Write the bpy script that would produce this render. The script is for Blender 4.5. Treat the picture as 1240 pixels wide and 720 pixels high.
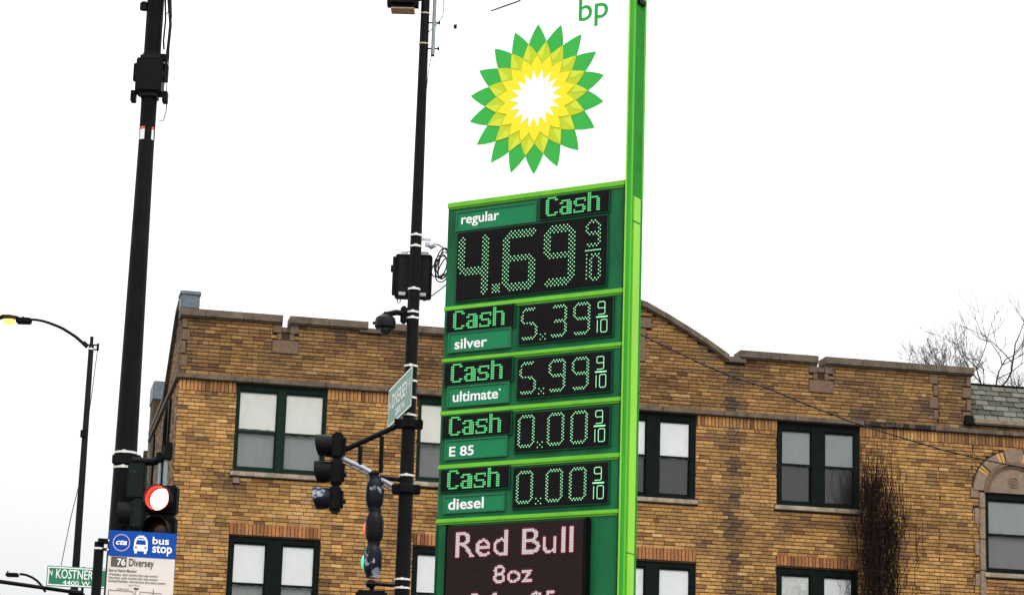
import bpy, bmesh, math, random
from mathutils import Vector, Matrix, noise as mnoise
from mathutils.bvhtree import BVHTree
random.seed(7)
for o in list(bpy.data.objects): bpy.data.objects.remove(o)
scn = bpy.context.scene; col = scn.collection
R_ = math.radians; PI = math.pi

# ---------------- camera ----------------
F, TH, RO = 3035.0, R_(13.352), R_(1.7566)
cf = Vector((0, math.cos(TH), math.sin(TH))); cu = Vector((0, -math.sin(TH), math.cos(TH))); cr = Vector((1, 0, 0))
CR = cr*math.cos(RO) + cu*math.sin(RO); CU = -cr*math.sin(RO) + cu*math.cos(RO)
CAM = Vector((0, 0, 1.6))
cd = bpy.data.cameras.new('camera'); cam = bpy.data.objects.new('camera', cd); col.objects.link(cam)
cam.matrix_world = Matrix(((CR.x, CU.x, -cf.x, 0), (CR.y, CU.y, -cf.y, 0), (CR.z, CU.z, -cf.z, 1.6), (0, 0, 0, 1)))
cd.sensor_width = 36; cd.lens = F/1240*36; cd.clip_start = .1; cd.clip_end = 3000
scn.camera = cam
def at(px, py, Y):
    d = CR*(px-620) + CU*(360-py) + cf*F
    return CAM + d*(Y/d.y)

# ---------------- world and sun: bright overcast ----------------
SUN_EL, SUN_AZ = R_(48), R_(150)      # azimuth clockwise from +Y
w = bpy.data.worlds.new('World'); scn.world = w; w.use_nodes = True
nt = w.node_tree; nt.nodes.clear()
def N(nt, t, **k):
    n = nt.nodes.new(t)
    for a, b in k.items(): setattr(n, a, b)
    return n
wo = N(nt, 'ShaderNodeOutputWorld'); bg = N(nt, 'ShaderNodeBackground'); bg.inputs[1].default_value = .1
sky = N(nt, 'ShaderNodeTexSky', sky_type='NISHITA', sun_disc=False, sun_elevation=SUN_EL, sun_rotation=SUN_AZ)
tc = N(nt, 'ShaderNodeTexCoord'); sx = N(nt, 'ShaderNodeSeparateXYZ')
nt.links.new(tc.outputs['Generated'], sx.inputs[0])
mr = N(nt, 'ShaderNodeMapRange'); mr.inputs[1].default_value = 0; mr.inputs[2].default_value = 1
mr.inputs[3].default_value = 6.2; mr.inputs[4].default_value = 35.0    # brighter overhead, as an overcast sky is
nt.links.new(sx.outputs['Z'], mr.inputs[0])
nz = N(nt, 'ShaderNodeTexNoise'); nz.inputs['Scale'].default_value = 2.2; nz.inputs['Detail'].default_value = 3
nt.links.new(tc.outputs['Generated'], nz.inputs['Vector'])
mn = N(nt, 'ShaderNodeMapRange'); mn.inputs[3].default_value = .88; mn.inputs[4].default_value = 1.12
nt.links.new(nz.outputs[0], mn.inputs[0])
mu = N(nt, 'ShaderNodeMath', operation='MULTIPLY'); nt.links.new(mr.outputs[0], mu.inputs[0]); nt.links.new(mn.outputs[0], mu.inputs[1])
cc = N(nt, 'ShaderNodeCombineXYZ')
m1 = N(nt, 'ShaderNodeMath', operation='MULTIPLY'); m1.inputs[1].default_value = .994; nt.links.new(mu.outputs[0], m1.inputs[0])
m2 = N(nt, 'ShaderNodeMath', operation='MULTIPLY'); m2.inputs[1].default_value = 1.004; nt.links.new(mu.outputs[0], m2.inputs[0])
nt.links.new(m1.outputs[0], cc.inputs[0]); nt.links.new(mu.outputs[0], cc.inputs[1]); nt.links.new(m2.outputs[0], cc.inputs[2])
mx = N(nt, 'ShaderNodeMixRGB'); mx.inputs[0].default_value = .96
nt.links.new(sky.outputs[0], mx.inputs[1]); nt.links.new(cc.outputs[0], mx.inputs[2])
nt.links.new(mx.outputs[0], bg.inputs[0]); nt.links.new(bg.outputs[0], wo.inputs[0])
sl = bpy.data.lights.new('sun', 'SUN'); sl.energy = 1.3; sl.angle = R_(14); sl.color = (1, .97, .92)
so = bpy.data.objects.new('sun', sl); col.objects.link(so)
sd = Vector((math.sin(SUN_AZ)*math.cos(SUN_EL), math.cos(SUN_AZ)*math.cos(SUN_EL), math.sin(SUN_EL)))
so.rotation_euler = sd.to_track_quat('Z', 'Y').to_euler(); so.location = (0, -10, 40)
scn.view_settings.view_transform = 'Standard'; scn.view_settings.look = 'None'
scn.view_settings.exposure = 0; scn.view_settings.gamma = 1

# ---------------- materials ----------------
MATS = {}
def mat(name, c, rough=.6, metal=0, noise=0, scale=8, c2=None, thr=None, emit=0, bump=0, spec=.4, stretch=None, dark=0):
    if name in MATS: return MATS[name]
    m = bpy.data.materials.new(name); m.use_nodes = True; t = m.node_tree; b = t.nodes['Principled BSDF']
    b.inputs['Base Color'].default_value = (*c, 1); b.inputs['Roughness'].default_value = rough; b.inputs['Metallic'].default_value = metal
    b.inputs['Specular IOR Level'].default_value = spec
    if emit:
        if dark: b.inputs['Base Color'].default_value = (*[x*.08 for x in c], 1)
        b.inputs['Emission Color'].default_value = (*c, 1); b.inputs['Emission Strength'].default_value = emit
    if noise or c2 or bump:
        g = N(t, 'ShaderNodeNewGeometry'); mp = N(t, 'ShaderNodeMapping'); t.links.new(g.outputs['Position'], mp.inputs[0])
        if stretch: mp.inputs['Scale'].default_value = stretch
        n = N(t, 'ShaderNodeTexNoise'); n.inputs['Scale'].default_value = scale; n.inputs['Detail'].default_value = 6; n.inputs['Roughness'].default_value = .65
        t.links.new(mp.outputs[0], n.inputs['Vector'])
        r = N(t, 'ShaderNodeValToRGB'); t.links.new(n.outputs[0], r.inputs[0])
        e = r.color_ramp.elements
        if thr: e[0].position = thr; e[1].position = thr+.03
        else: e[0].position = .3; e[1].position = .7
        lo = c if c2 else tuple(x*(1-noise) for x in c); hi = c2 if c2 else tuple(min(1, x*(1+noise)) for x in c)
        e[0].color = (*lo, 1); e[1].color = (*hi, 1)
        t.links.new(r.outputs[0], b.inputs['Base Color'])
        if bump:
            bp = N(t, 'ShaderNodeBump'); bp.inputs['Strength'].default_value = bump; bp.inputs['Distance'].default_value = .01
            t.links.new(n.outputs[0], bp.inputs['Height']); t.links.new(bp.outputs[0], b.inputs['Normal'])
    MATS[name] = m; return m
def glass_mat(name, refl, rough=.03, tint=(1, 1, 1)):
    m = bpy.data.materials.new(name); m.use_nodes = True; t = m.node_tree; t.nodes.clear()
    o = N(t, 'ShaderNodeOutputMaterial'); a = N(t, 'ShaderNodeBsdfTransparent'); a.inputs[0].default_value = (*tint, 1)
    g = N(t, 'ShaderNodeBsdfGlossy'); g.inputs['Roughness'].default_value = rough
    x = N(t, 'ShaderNodeMixShader'); f = N(t, 'ShaderNodeFresnel'); f.inputs[0].default_value = 1.5
    mm = N(t, 'ShaderNodeMath', operation='MULTIPLY_ADD'); mm.inputs[1].default_value = refl; mm.inputs[2].default_value = .0
    t.links.new(f.outputs[0], mm.inputs[0]); t.links.new(mm.outputs[0], x.inputs[0])
    t.links.new(a.outputs[0], x.inputs[1]); t.links.new(g.outputs[0], x.inputs[2]); t.links.new(x.outputs[0], o.inputs[0])
    return m
def screen_mat(name, c, alpha):
    m = bpy.data.materials.new(name); m.use_nodes = True; t = m.node_tree; t.nodes.clear()
    o = N(t, 'ShaderNodeOutputMaterial'); a = N(t, 'ShaderNodeBsdfTransparent'); g = N(t, 'ShaderNodeBsdfDiffuse'); g.inputs[0].default_value = (*c, 1)
    x = N(t, 'ShaderNodeMixShader'); x.inputs[0].default_value = alpha
    t.links.new(a.outputs[0], x.inputs[1]); t.links.new(g.outputs[0], x.inputs[2]); t.links.new(x.outputs[0], o.inputs[0])
    return m
def brick_mat():
    m = bpy.data.materials.new('glazed_brick'); m.use_nodes = True; t = m.node_tree; b = t.nodes['Principled BSDF']
    a = N(t, 'ShaderNodeAttribute', attribute_name='tint'); oi = N(t, 'ShaderNodeObjectInfo')
    x = N(t, 'ShaderNodeMixRGB', blend_type='MULTIPLY'); x.inputs[0].default_value = 1
    t.links.new(a.outputs['Color'], x.inputs[1]); t.links.new(oi.outputs['Color'], x.inputs[2])
    g = N(t, 'ShaderNodeNewGeometry'); n = N(t, 'ShaderNodeTexNoise'); n.inputs['Scale'].default_value = 26; n.inputs['Detail'].default_value = 8; n.inputs['Roughness'].default_value = .7
    t.links.new(g.outputs['Position'], n.inputs['Vector'])
    r = N(t, 'ShaderNodeMapRange'); r.inputs[1].default_value = .3; r.inputs[2].default_value = .7; r.inputs[3].default_value = .58; r.inputs[4].default_value = 1.36
    t.links.new(n.outputs[0], r.inputs[0])
    y = N(t, 'ShaderNodeMixRGB', blend_type='MULTIPLY'); y.inputs[0].default_value = 1
    t.links.new(x.outputs[0], y.inputs[1]); t.links.new(r.outputs[0], y.inputs[2]); t.links.new(y.outputs[0], b.inputs['Base Color'])
    b.inputs['Roughness'].default_value = .7; b.inputs['Specular IOR Level'].default_value = .3
    bp = N(t, 'ShaderNodeBump'); bp.inputs['Strength'].default_value = .4; bp.inputs['Distance'].default_value = .006
    t.links.new(n.outputs[0], bp.inputs['Height']); t.links.new(bp.outputs[0], b.inputs['Normal'])
    return m
M_brick = brick_mat()
M_mortar = mat('mortar', (.040, .021, .008), .9, noise=.4, scale=14)
M_cope = mat('coping_stone', (.105, .077, .053), .85, noise=.55, scale=5, bump=.5)
M_terra = mat('terracotta_block', (.135, .082, .05), .8, noise=.3, scale=16, bump=.4)
M_sill = mat('limestone_sill', (.27, .215, .155), .85, noise=.5, scale=6, bump=.4)
M_lime = mat('carved_limestone', (.205, .145, .10), .85, noise=.28, scale=14, bump=.6)
M_flash = mat('lead_flashing', (.10, .125, .145), .5, noise=.4, scale=7, stretch=(1, 1, 4))
M_frame = mat('dark_green_window_paint', (.004, .0075, .006), .6, spec=.06, noise=.3, scale=9)
M_frameg = mat('green_window_paint', (.006, .018, .012), .6, spec=.08, noise=.3, scale=9)
M_slate = [mat('slate_%s' % n, c, .85, noise=.22, scale=18, bump=.5, spec=.12) for n, c in
           (('grey', (.105, .102, .085)), ('green', (.082, .088, .070)), ('pale', (.135, .13, .108)), ('dark', (.064, .066, .054)))]
M_black = mat('black_paint', (.005, .005, .0055), .5, noise=.4, scale=6, spec=.07)
M_blackp = mat('black_plastic', (.007, .007, .009), .42, spec=.12)
M_peel = mat('peeling_black_paint', (.008, .009, .016), .42, c2=(.27, .30, .37), thr=.545, scale=2.6, spec=.12)
M_steel = mat('galvanised_steel', (.42, .44, .46), .45, metal=.3, noise=.25, scale=10)
M_strap = mat('stainless_strap', (.75, .73, .68), .35, metal=.4)
M_conduit = mat('grey_conduit', (.22, .25, .26), .5, metal=.2, noise=.2, scale=12)
M_blue_arm = mat('worn_grey_arm', (.35, .38, .43), .45, metal=.2, c2=(.02, .02, .025), thr=.62, scale=4)

# ---------------- mesh helpers ----------------
class MB:
    def __init__(s): s.v = []; s.f = []; s.c = []; s.starts = []
    def add(s, vs, fs, T=None, c=None):
        b = len(s.v); s.starts.append((b, len(s.f)))
        s.v += [tuple(T @ Vector(v)) if T is not None else tuple(v) for v in vs]
        s.f += [tuple(b+i for i in f) for f in fs]; s.c += [c]*len(fs); return s
    def box(s, x0, x1, y0, y1, z0, z1, T=None, bev=0, c=None):
        if bev:
            bm = bmesh.new(); bmesh.ops.create_cube(bm, size=1)
            for v in bm.verts: v.co = Vector(((x0+x1)/2+v.co.x*(x1-x0), (y0+y1)/2+v.co.y*(y1-y0), (z0+z1)/2+v.co.z*(z1-z0)))
            bmesh.ops.bevel(bm, geom=bm.edges[:], offset=bev, segments=2, affect='EDGES')
            bm.verts.index_update(); s.add([v.co.copy() for v in bm.verts], [[v.index for v in f.verts] for f in bm.faces], T, c); bm.free(); return s
        return s.add([(x0, y0, z0), (x1, y0, z0), (x1, y1, z0), (x0, y1, z0), (x0, y0, z1), (x1, y0, z1), (x1, y1, z1), (x0, y1, z1)],
                     [(0, 1, 5, 4), (1, 2, 6, 5), (2, 3, 7, 6), (3, 0, 4, 7), (4, 5, 6, 7), (3, 2, 1, 0)], T, c)
    def prism(s, poly, y0, y1, T=None, c=None):     # poly in (x, z), counter-clockwise seen from -y
        n = len(poly)
        vs = [(p[0], y0, p[1]) for p in poly] + [(p[0], y1, p[1]) for p in poly]
        fs = [tuple(range(n)), tuple(range(2*n-1, n-1, -1))] + [(i+n, (i+1) % n+n, (i+1) % n, i) for i in range(n)]
        return s.add(vs, fs, T, c)
    def tube(s, pts, r, n=8, caps=True, T=None):
        pts = [Vector(p) for p in pts]; rs = r if isinstance(r, (list, tuple)) else [r]*len(pts)
        vs = []; fs = []; up = None
        for i, p in enumerate(pts):
            d = (pts[min(i+1, len(pts)-1)] - pts[max(i-1, 0)]).normalized()
            if up is None: up = Vector((0, 1, 0)) if abs(d.y) < .9 else Vector((1, 0, 0))
            a = d.cross(up).normalized(); b = a.cross(d); up = b
            vs += [p + (a*math.cos(2*PI*k/n) + b*math.sin(2*PI*k/n))*rs[i] for k in range(n)]
            if i: fs += [((i-1)*n+k, (i-1)*n+(k+1) % n, i*n+(k+1) % n, i*n+k) for k in range(n)]
        if caps: fs += [tuple(range(n))[::-1], tuple(range((len(pts)-1)*n, len(pts)*n))]
        return s.add(vs, fs, T)
    def lathe(s, prof, n=24, T=None):               # prof (r, z) about z
        vs = []; fs = []
        for r, z in prof: vs += [(r*math.cos(2*PI*k/n), r*math.sin(2*PI*k/n), z) for k in range(n)]
        for i in range(1, len(prof)): fs += [((i-1)*n+k, (i-1)*n+(k+1) % n, i*n+(k+1) % n, i*n+k) for k in range(n)]
        if prof[0][0] > 1e-4: fs.append(tuple(range(n))[::-1])
        if prof[-1][0] > 1e-4: fs.append(tuple(range((len(prof)-1)*n, len(prof)*n)))
        return s.add(vs, fs, T)
    def mesh(s, name, m, smooth=None):
        me = bpy.data.meshes.new(name); me.from_pydata(s.v, [], s.f)
        if any(c is not None for c in s.c):
            ca = me.color_attributes.new('tint', 'FLOAT_COLOR', 'CORNER'); k = 0; arr = []
            for p, c in zip(s.f, s.c):
                arr += [*(c or (1, 1, 1)), 1]*len(p)
            ca.data.foreach_set('color', arr)
        me.materials.append(m)
        if smooth is not None:
            me.polygons.foreach_set('use_smooth', [True]*len(me.polygons)); me.set_sharp_from_angle(angle=R_(smooth))
        me.update(); return me
    def pieces(s, name, m, parent=None, smooth=None):      # every shape added becomes an object of its own
        st = s.starts+[(len(s.v), len(s.f))]; out = []
        for (v0, f0), (v1, f1) in zip(st, st[1:]):
            q = MB(); q.v = s.v[v0:v1]; q.f = [tuple(i-v0 for i in f) for f in s.f[f0:f1]]; q.c = s.c[f0:f1]
            out.append(q.build(name, m, parent, smooth))
        return out
    def build(s, name, m, parent=None, smooth=None, **tags):
        o = bpy.data.objects.new(name, s.mesh(name, m, smooth)); col.objects.link(o)
        if parent is not None: o.parent = parent
        for a, b in tags.items(): o[a] = b
        return o
def thing(name, label, cat, loc=(0, 0, 0), rz=0, group=None):
    o = bpy.data.objects.new(name, None); col.objects.link(o); o.location = loc; o.rotation_euler = (0, 0, rz); o.empty_display_size = .2
    o['label'] = label; o['category'] = cat
    if group: o['group'] = group
    return o
def link(me, name, parent, loc=(0, 0, 0), rot=(0, 0, 0)):
    o = bpy.data.objects.new(name, me); col.objects.link(o); o.parent = parent; o.location = loc; o.rotation_euler = rot; return o
def txt_geo(body, bold=0, shear=0, space=1, line=1):
    cu_ = bpy.data.curves.new('lettering', 'FONT'); cu_.body = body; cu_.size = 1; cu_.offset = bold; cu_.shear = shear
    cu_.space_character = space; cu_.space_line = line; cu_.resolution_u = 4; cu_.fill_mode = 'FRONT'
    o = bpy.data.objects.new('lettering_curve', cu_); col.objects.link(o)
    dg = bpy.context.evaluated_depsgraph_get(); me = bpy.data.meshes.new_from_object(o.evaluated_get(dg))
    vs = [tuple(v.co) for v in me.vertices]; fs = [tuple(p.vertices) for p in me.polygons]
    bpy.data.objects.remove(o); bpy.data.curves.remove(cu_); bpy.data.meshes.remove(me); return vs, fs
def fit(vs, x0, x1, z0, z1, y):
    a = min(v[0] for v in vs); b = max(v[0] for v in vs); c = min(v[1] for v in vs); d = max(v[1] for v in vs)
    return [(x0+(v[0]-a)/(b-a)*(x1-x0), y, z0+(v[1]-c)/(d-c)*(z1-z0)) for v in vs]
def text(mb, body, x0, x1, z0, z1, y, **k):
    vs, fs = txt_geo(body, **k); mb.add(fit(vs, x0, x1, z0, z1, y), fs)

# ======================= SETTING: ground, road, pavement =======================
M_asph = mat('asphalt', (.05, .05, .052), .9, noise=.3, scale=3, bump=.4)
M_conc = mat('concrete', (.28, .27, .25), .9, noise=.2, scale=2, bump=.3)
M_white = mat('white_road_paint', (.7, .7, .68), .7, noise=.2, scale=9)
MB().add([(-900, -500, 0), (900, -500, 0), (900, 1500, 0), (-900, 1500, 0)], [(0, 1, 2, 3)]).build('ground', M_asph, kind='structure')
YB = R_(11.72); BX, BY = -6.1828, 46.03
TB = Matrix.Translation((BX, BY, 0)) @ Matrix.Rotation(YB, 4, 'Z')
MB().box(-60, 60, -5.5, -.02, .002, .13, TB).build('pavement', M_conc, kind='structure')
MB().box(-60, 60, -5.72, -5.505, .002, .14, TB).build('kerb', M_conc, kind='structure')
mb = MB()
for k in range(-10, 14): mb.box(k*4.5, k*4.5+2, -11.1, -10.95, .003, .006, TB)
mb.build('road_marking', M_white, kind='structure')
MB().box(-14, 16, 8, 15.6, .002, .13, None).build('forecourt_pavement', M_conc, kind='structure')
MB().box(-14, 16, 15.605, 15.8, .002, .14, None).build('forecourt_kerb', M_conc, kind='structure')

# ======================= APARTMENT BUILDING =======================
B = thing('apartment_building', 'long yellow brick apartment building with stepped gabled parapet behind the price sign', 'building', (BX, BY, 0), YB)
C_, JT = .072, .022
UEND = 19.4
def top_z(u):
    pts = [(0, 11.97), (3.37, 11.97), (3.371, 11.9), (3.85, 11.9), (3.851, 11.97), (5.6, 11.97), (5.9, 11.99), (6.5, 12.34), (7.0, 12.67), (7.5, 12.93), (8.1, 12.98),
           (8.6, 12.93), (9.0, 12.83), (9.4, 12.64), (10.2, 12.2), (10.62, 11.93), (10.63, 11.86), (11.05, 11.86), (11.051, 11.97), (15.77, 11.97), (15.771, 10.95), (UEND, 10.95)]
    for (a, za), (b, zb) in zip(pts, pts[1:]):
        if a <= u <= b: return za + (zb-za)*(u-a)/max(b-a, 1e-6)
    return 10.95
# windows: u0, u1, z0, z1, side, mullion, top, meeting-rail z, colours
PAL = dict(white=(.77, .77, .70), bright=(.86, .875, .86), grey=(.26, .285, .27), pale=(.28, .31, .295), dim=(.06, .056, .056), mid=(.18, .18, .18), lace=(.6, .62, .58))
WIN = [
 dict(u=(1.096, 2.812), z=(9.10, 10.765), side=.055, mul=.145, top=.15, rail=9.87, up=('white', 'white'), lo=('grey', 'grey'), g=1),
 dict(u=(4.557, 6.27), z=(9.12, 10.765), side=.055, mul=.145, top=.15, rail=9.87, up=('white', 'white'), lo=('mid', 'mid'), g=1),
 dict(u=(8.345, 10.058), z=(9.10, 10.765), side=.105, mul=.26, top=.17, rail=9.92, up=('bright', 'bright'), lo=('dim', 'dim'), g=0),
 dict(u=(11.704, 13.42), z=(9.11, 10.765), side=.105, mul=.27, top=.18, rail=9.93, up=('pale', 'pale'), lo=('dim', 'dim'), g=0),
 dict(u=(1.10, 2.81), z=(6.22, 7.89), side=.09, mul=.29, top=.14, rail=7.02, up=('bright', 'bright'), lo=('grey', 'grey'), g=0, low=1),
 dict(u=(4.557, 6.27), z=(6.22, 7.89), side=.09, mul=.27, top=.15, rail=7.02, up=('bright', 'bright'), lo=('grey', 'grey'), g=0, low=1),
 dict(u=(8.36, 10.09), z=(6.22, 7.87), side=.105, mul=.27, top=.14, rail=7.02, up=('bright', 'bright'), lo=('grey', 'grey'), g=0, low=1),
 dict(u=(11.71, 13.38), z=(6.22, 7.90), side=.105, mul=.27, top=.16, rail=7.02, up=('lace', 'bright'), lo=('mid', 'grey'), g=0, low=1),
]
AC, AZ = 16.64, 9.62     # arched bay
ARCHWIN = dict(u=(16.03, 17.25), z=(8.03, 9.62))
OPEN = [(q['u'], q['z']) for q in WIN] + [(ARCHWIN['u'], ARCHWIN['z'])]
# --- structural wall, in vertical strips round the openings
cuts = sorted(set([0, UEND, 15.77, 5.6, 5.9, 6.5, 7.0, 7.5, 8.1, 8.6, 9.0, 9.4, 10.2, 10.62, 10.63, 11.05, 3.37, 3.85, 1.89, 2.03, 12.54, 12.68] + [x for (a, b), _ in OPEN for x in (a, b)]))
mb = MB(); WT = .32
for a, b in zip(cuts, cuts[1:]):
    m = (a+b)/2; segs = [0.0]
    hs = sorted([z for (p, q), z in OPEN if p < m < q])
    for z0, z1 in hs: segs += [z0, z1]
    for k in range(0, len(segs), 2):
        z0 = segs[k]
        if k+1 < len(segs): mb.box(a, b, JT, WT, z0, segs[k+1])
        else:
            ta, tb = top_z(a+.002), top_z(b-.002)
            if (a, b) in ((1.89, 2.03), (12.54, 12.68)): ta = tb = 11.90
            mb.prism([(a, z0), (b, z0), (b, tb), (a, ta)], JT, WT)
# side, back and roof
side_poly = [(.32, 0), (9.2, 0), (9.2, 9.8), (8.5, 10.7), (7.2, 10.9), (3.3, 10.95), (2.4, 11.45), (1.1, 12.2), (.32, 12.3)]
TS = Matrix(((0, 1, 0, 0), (1, 0, 0, 0), (0, 0, 1, 0), (0, 0, 0, 1)))     # (t, depth, z) -> (depth, t, z)
bmq = bmesh.new(); vsf = [bmq.verts.new((JT, t, z)) for t, z in side_poly]; vsb = [bmq.verts.new((.3, t, z)) for t, z in side_poly]
bmq.faces.new(vsf); bmq.faces.new(vsb[::-1])
for i in range(len(vsf)): bmq.faces.new((vsf[i], vsb[i], vsb[(i+1) % len(vsf)], vsf[(i+1) % len(vsf)]))
bmesh.ops.recalc_face_normals(bmq, faces=bmq.faces[:]); bmesh.ops.triangulate(bmq, faces=bmq.faces[:])
bmq.verts.index_update(); mb.add([v.co.copy() for v in bmq.verts], [[v.index for v in f.verts] for f in bmq.faces]); bmq.free()
mb.box(.31, UEND, 9.0, 9.2, 0, 11.2); mb.box(UEND-.3, UEND, WT+.001, 8.999, 0, 11.2)
mb.build('wall', M_mortar, B)
MB().box(.301, UEND-.301, WT+.002, 8.99, 11.0, 11.15).build('roof', mat('roof_felt', (.06, .06, .06), .9, noise=.2), B)

# --- brick colours
def brick_col(u, z, soldier=0):
    r = random.random()
    rowk = mnoise.noise(Vector((u*1.1, z*5.5, 3.3))); pk = mnoise.noise(Vector((u*.8+9, z*.9, 1.7)))
    a, b = ((.53, .285, .088), (.185, .088, .026))
    t = min(1.12, max(-.05, random.gauss(.46+.36*rowk+.42*pk, .225)))
    c = tuple(p*(1-t)+q*t for p, q in zip(a, b))
    if r < .025: c = (.26, .10, .04)
    elif r < .045: c = (.16, .08, .028)
    elif r < .06: c = (.56, .35, .13)
    k = random.uniform(.93, 1.07)*.87
    if soldier: c = (c[0]*.97, c[1]*.88, c[2]*.85)
    # rain streaks below the parapet gaps and weathering of the parapet
    s = 0
    for su, w_, zt, zb, a in ((10.82, .19, 11.95, 6.6, .95), (13.6, .5, 12, 10.5, .5), (4.1, .5, 12, 11, .4), (15.6, .35, 12, 10.3, .6), (2.0, .5, 11.4, 10.4, .3), (11.3, .3, 9.1, 8.2, .4), (0.15, .35, 12, 10.9, .5), (1.2, .15, 9.05, 8.3, .7), (2.7, .13, 9.05, 8.4, .6), (5.9, .2, 9.05, 8.2, .6), (11.85, .16, 9.05, 8.1, .9), (13.2, .25, 9.05, 8.0, .8), (9.7, .2, 9.05, 8.3, .6), (8.0, .6, 12.6, 11.6, .5), (6.0, .8, 12, 11.3, .5), (14.6, .6, 11.4, 10.6, .5)):
        if zb < z < zt:
            d = math.exp(-((u-su)/w_)**2)*(0.45+.55*math.sin((z*5.3+su*9))**2)*min(1, (z-zb)/.6)
            s += a*d
    s = min(.85, s*random.uniform(.8, 1.1))
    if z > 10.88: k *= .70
    wv = .5+.5*math.sin(u*2.1+1.7*math.sin(z*1.3))*math.sin(z*2.7+u*.6)
    k *= .90+.2*wv
    gr = (.035, .026, .02)
    g2 = math.sin(u*3.1+5*math.sin(z*.9))*math.sin(z*4.3+u*1.3)+math.sin(u*7.7+z*5.1)*.6
    s = min(.85, s+max(0, g2-.62)*.7*random.uniform(.5, 1))
    pale = max(0, math.exp(-((u-2.45)/.22)**2)*(1 if 8.1 < z < 9.0 else 0), math.exp(-((u-.65)/.25)**2)*(1 if 6.9 < z < 8.2 else 0))*.35*random.random()
    c = tuple((x*k)*(1-s)+g*s for x, g in zip(c, gr)); return tuple(x*(1-pale)+p*pale for x, p in zip(c, (.5, .36, .2)))
# --- zones without field bricks: (u0, u1, z0, z1)
EX = [(a-.0, b+.0, z0, z1) for (a, b), (z0, z1) in OPEN]
STONES = []   # name, u0,u1,z0,z1, protrusion, material
def notch(u):
    return [(u-.25, u+.26, 11.39, 11.645, .02), (u-.16, u-.07, 11.65, 11.78, .012), (u+.07, u+.165, 11.65, 11.78, .012), (u-.25, u-.075, 11.784, 11.975, .016), (u+.075, u+.25, 11.784, 11.975, .016)]
for q in notch(1.957)+notch(12.605): STONES.append(('terracotta_block', *q, M_terra))
EX += [(1.88, 2.04, 11.6, 12.2), (12.53, 12.69, 11.6, 12.2)]; SLOT = 1
for z0, dz, w_ in ((11.76, .2, .10), (11.53, .22, .16), (11.27, .25, .09), (11.03, .23, .14)): STONES.append(('quoin', 0.0, w_, z0-.01, z0+dz-.02, .016, M_terra))
for k, (z0, dz) in enumerate(((11.74, .22), (11.50, .23), (11.24, .25), (11.02, .21))):
    STONES.append(('quoin', 15.07-(.2 if k % 2 == 0 else .11), 15.065, z0, z0+dz-.012, .015, M_terra))
    STONES.append(('quoin', 15.77-(.11 if k % 2 == 0 else .2), 15.76, z0, z0+dz-.012, .015, M_terra))
STONES.append(('terracotta_block', 8.84, 9.01, 11.75, 12.42, .02, M_terra)); STONES.append(('terracotta_block', 8.84, 9.12, 12.43, 12.64, .02, M_terra))
STONES.append(('terracotta_block', 7.3, 7.5, 11.75, 12.42, .02, M_terra))
STONES.append(('stone_block', 1.105, 1.24, 8.87, 8.99, .01, M_lime))
STONES.append(('parapet_step_stone', 3.36, 3.85, 11.905, 12.0, .05, M_cope)); STONES.append(('parapet_step_stone', 10.62, 11.05, 11.865, 11.985, .05, M_cope))
STONES.append(('string_course_end', 15.6, 15.78, 10.95, 11.14, .10, M_black))
# arched bay stonework
for z0, z1, a in ((9.50, 9.70, 15.72), (8.98, 9.3, 15.80), (8.35, 8.62, 15.80), (7.75, 8.0, 15.80), (7.1, 7.35, 15.8)): STONES.append(('quoin', a, 15.90, z0, z1, .018, M_lime))
EX.append((15.895, 16.03, 6.0, 9.62)); EX.append((17.25, 17.39, 6.0, 9.62))
EX += [(u0, u1, z0, z1) for _, u0, u1, z0, z1, _, _ in STONES]
EX.append((0, UEND, 10.775, 10.885))            # string course
for q in WIN:
    if q.get('low'): EX.append((q['u'][0]-.0, q['u'][1]+.0, q['z'][1], 8.13))
    EX.append((q['u'][0]-.05, q['u'][1]+.05, q['z'][0]-.10, q['z'][0]))
EX.append((15.98, 17.3, 7.93, 8.03))
for nm, u0, u1, z0, z1, pr, m in STONES:
    MB().box(u0+.004, u1-.004, -pr, JT+.05, z0+.003, z1-.003, bev=.006).build(nm, m, B)
def in_arch(u0, u1, z0, z1):
    if z1 <= AZ: return False
    for uu in (u0, u1, (u0+u1)/2):
        if (uu-AC)**2 + ((z0+z1)/2-AZ)**2 < .955**2: return True
    return False
bricks = []     # (u0,u1,z0,z1,col)
def emit(u0, u1, z0, z1, so=0):
    zm = (z0+z1)/2
    ivs = [(u0, u1)]
    for a, b, c, d in EX:
        if zm > c-.012 and zm < d+.012:
            n = []
            for p, q in ivs:
                if b <= p or a >= q: n.append((p, q))
                else:
                    if a-p > .025: n.append((p, a))
                    if q-b > .025: n.append((b, q))
            ivs = n
    if zm > AZ-.03:
        dzz = max(0, zm-AZ); RR = .895
        if dzz < RR:
            hw = math.sqrt(RR*RR-dzz*dzz); n = []
            for p, q in ivs:
                if AC+hw <= p or AC-hw >= q: n.append((p, q))
                else:
                    if AC-hw-p > .025: n.append((p, AC-hw))
                    if q-AC-hw > .025: n.append((AC+hw, q))
            ivs = n
    for p, q in ivs:
        if top_z((p+q)/2) < z1-.01 or top_z(p+.01) < z1-.05: continue
        bricks.append((p+.003, q-.0045, z0+(.008 if not so else .004), z1-(.008 if not so else .004), brick_col((p+q)/2, zm, so), so))
L = .208
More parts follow.
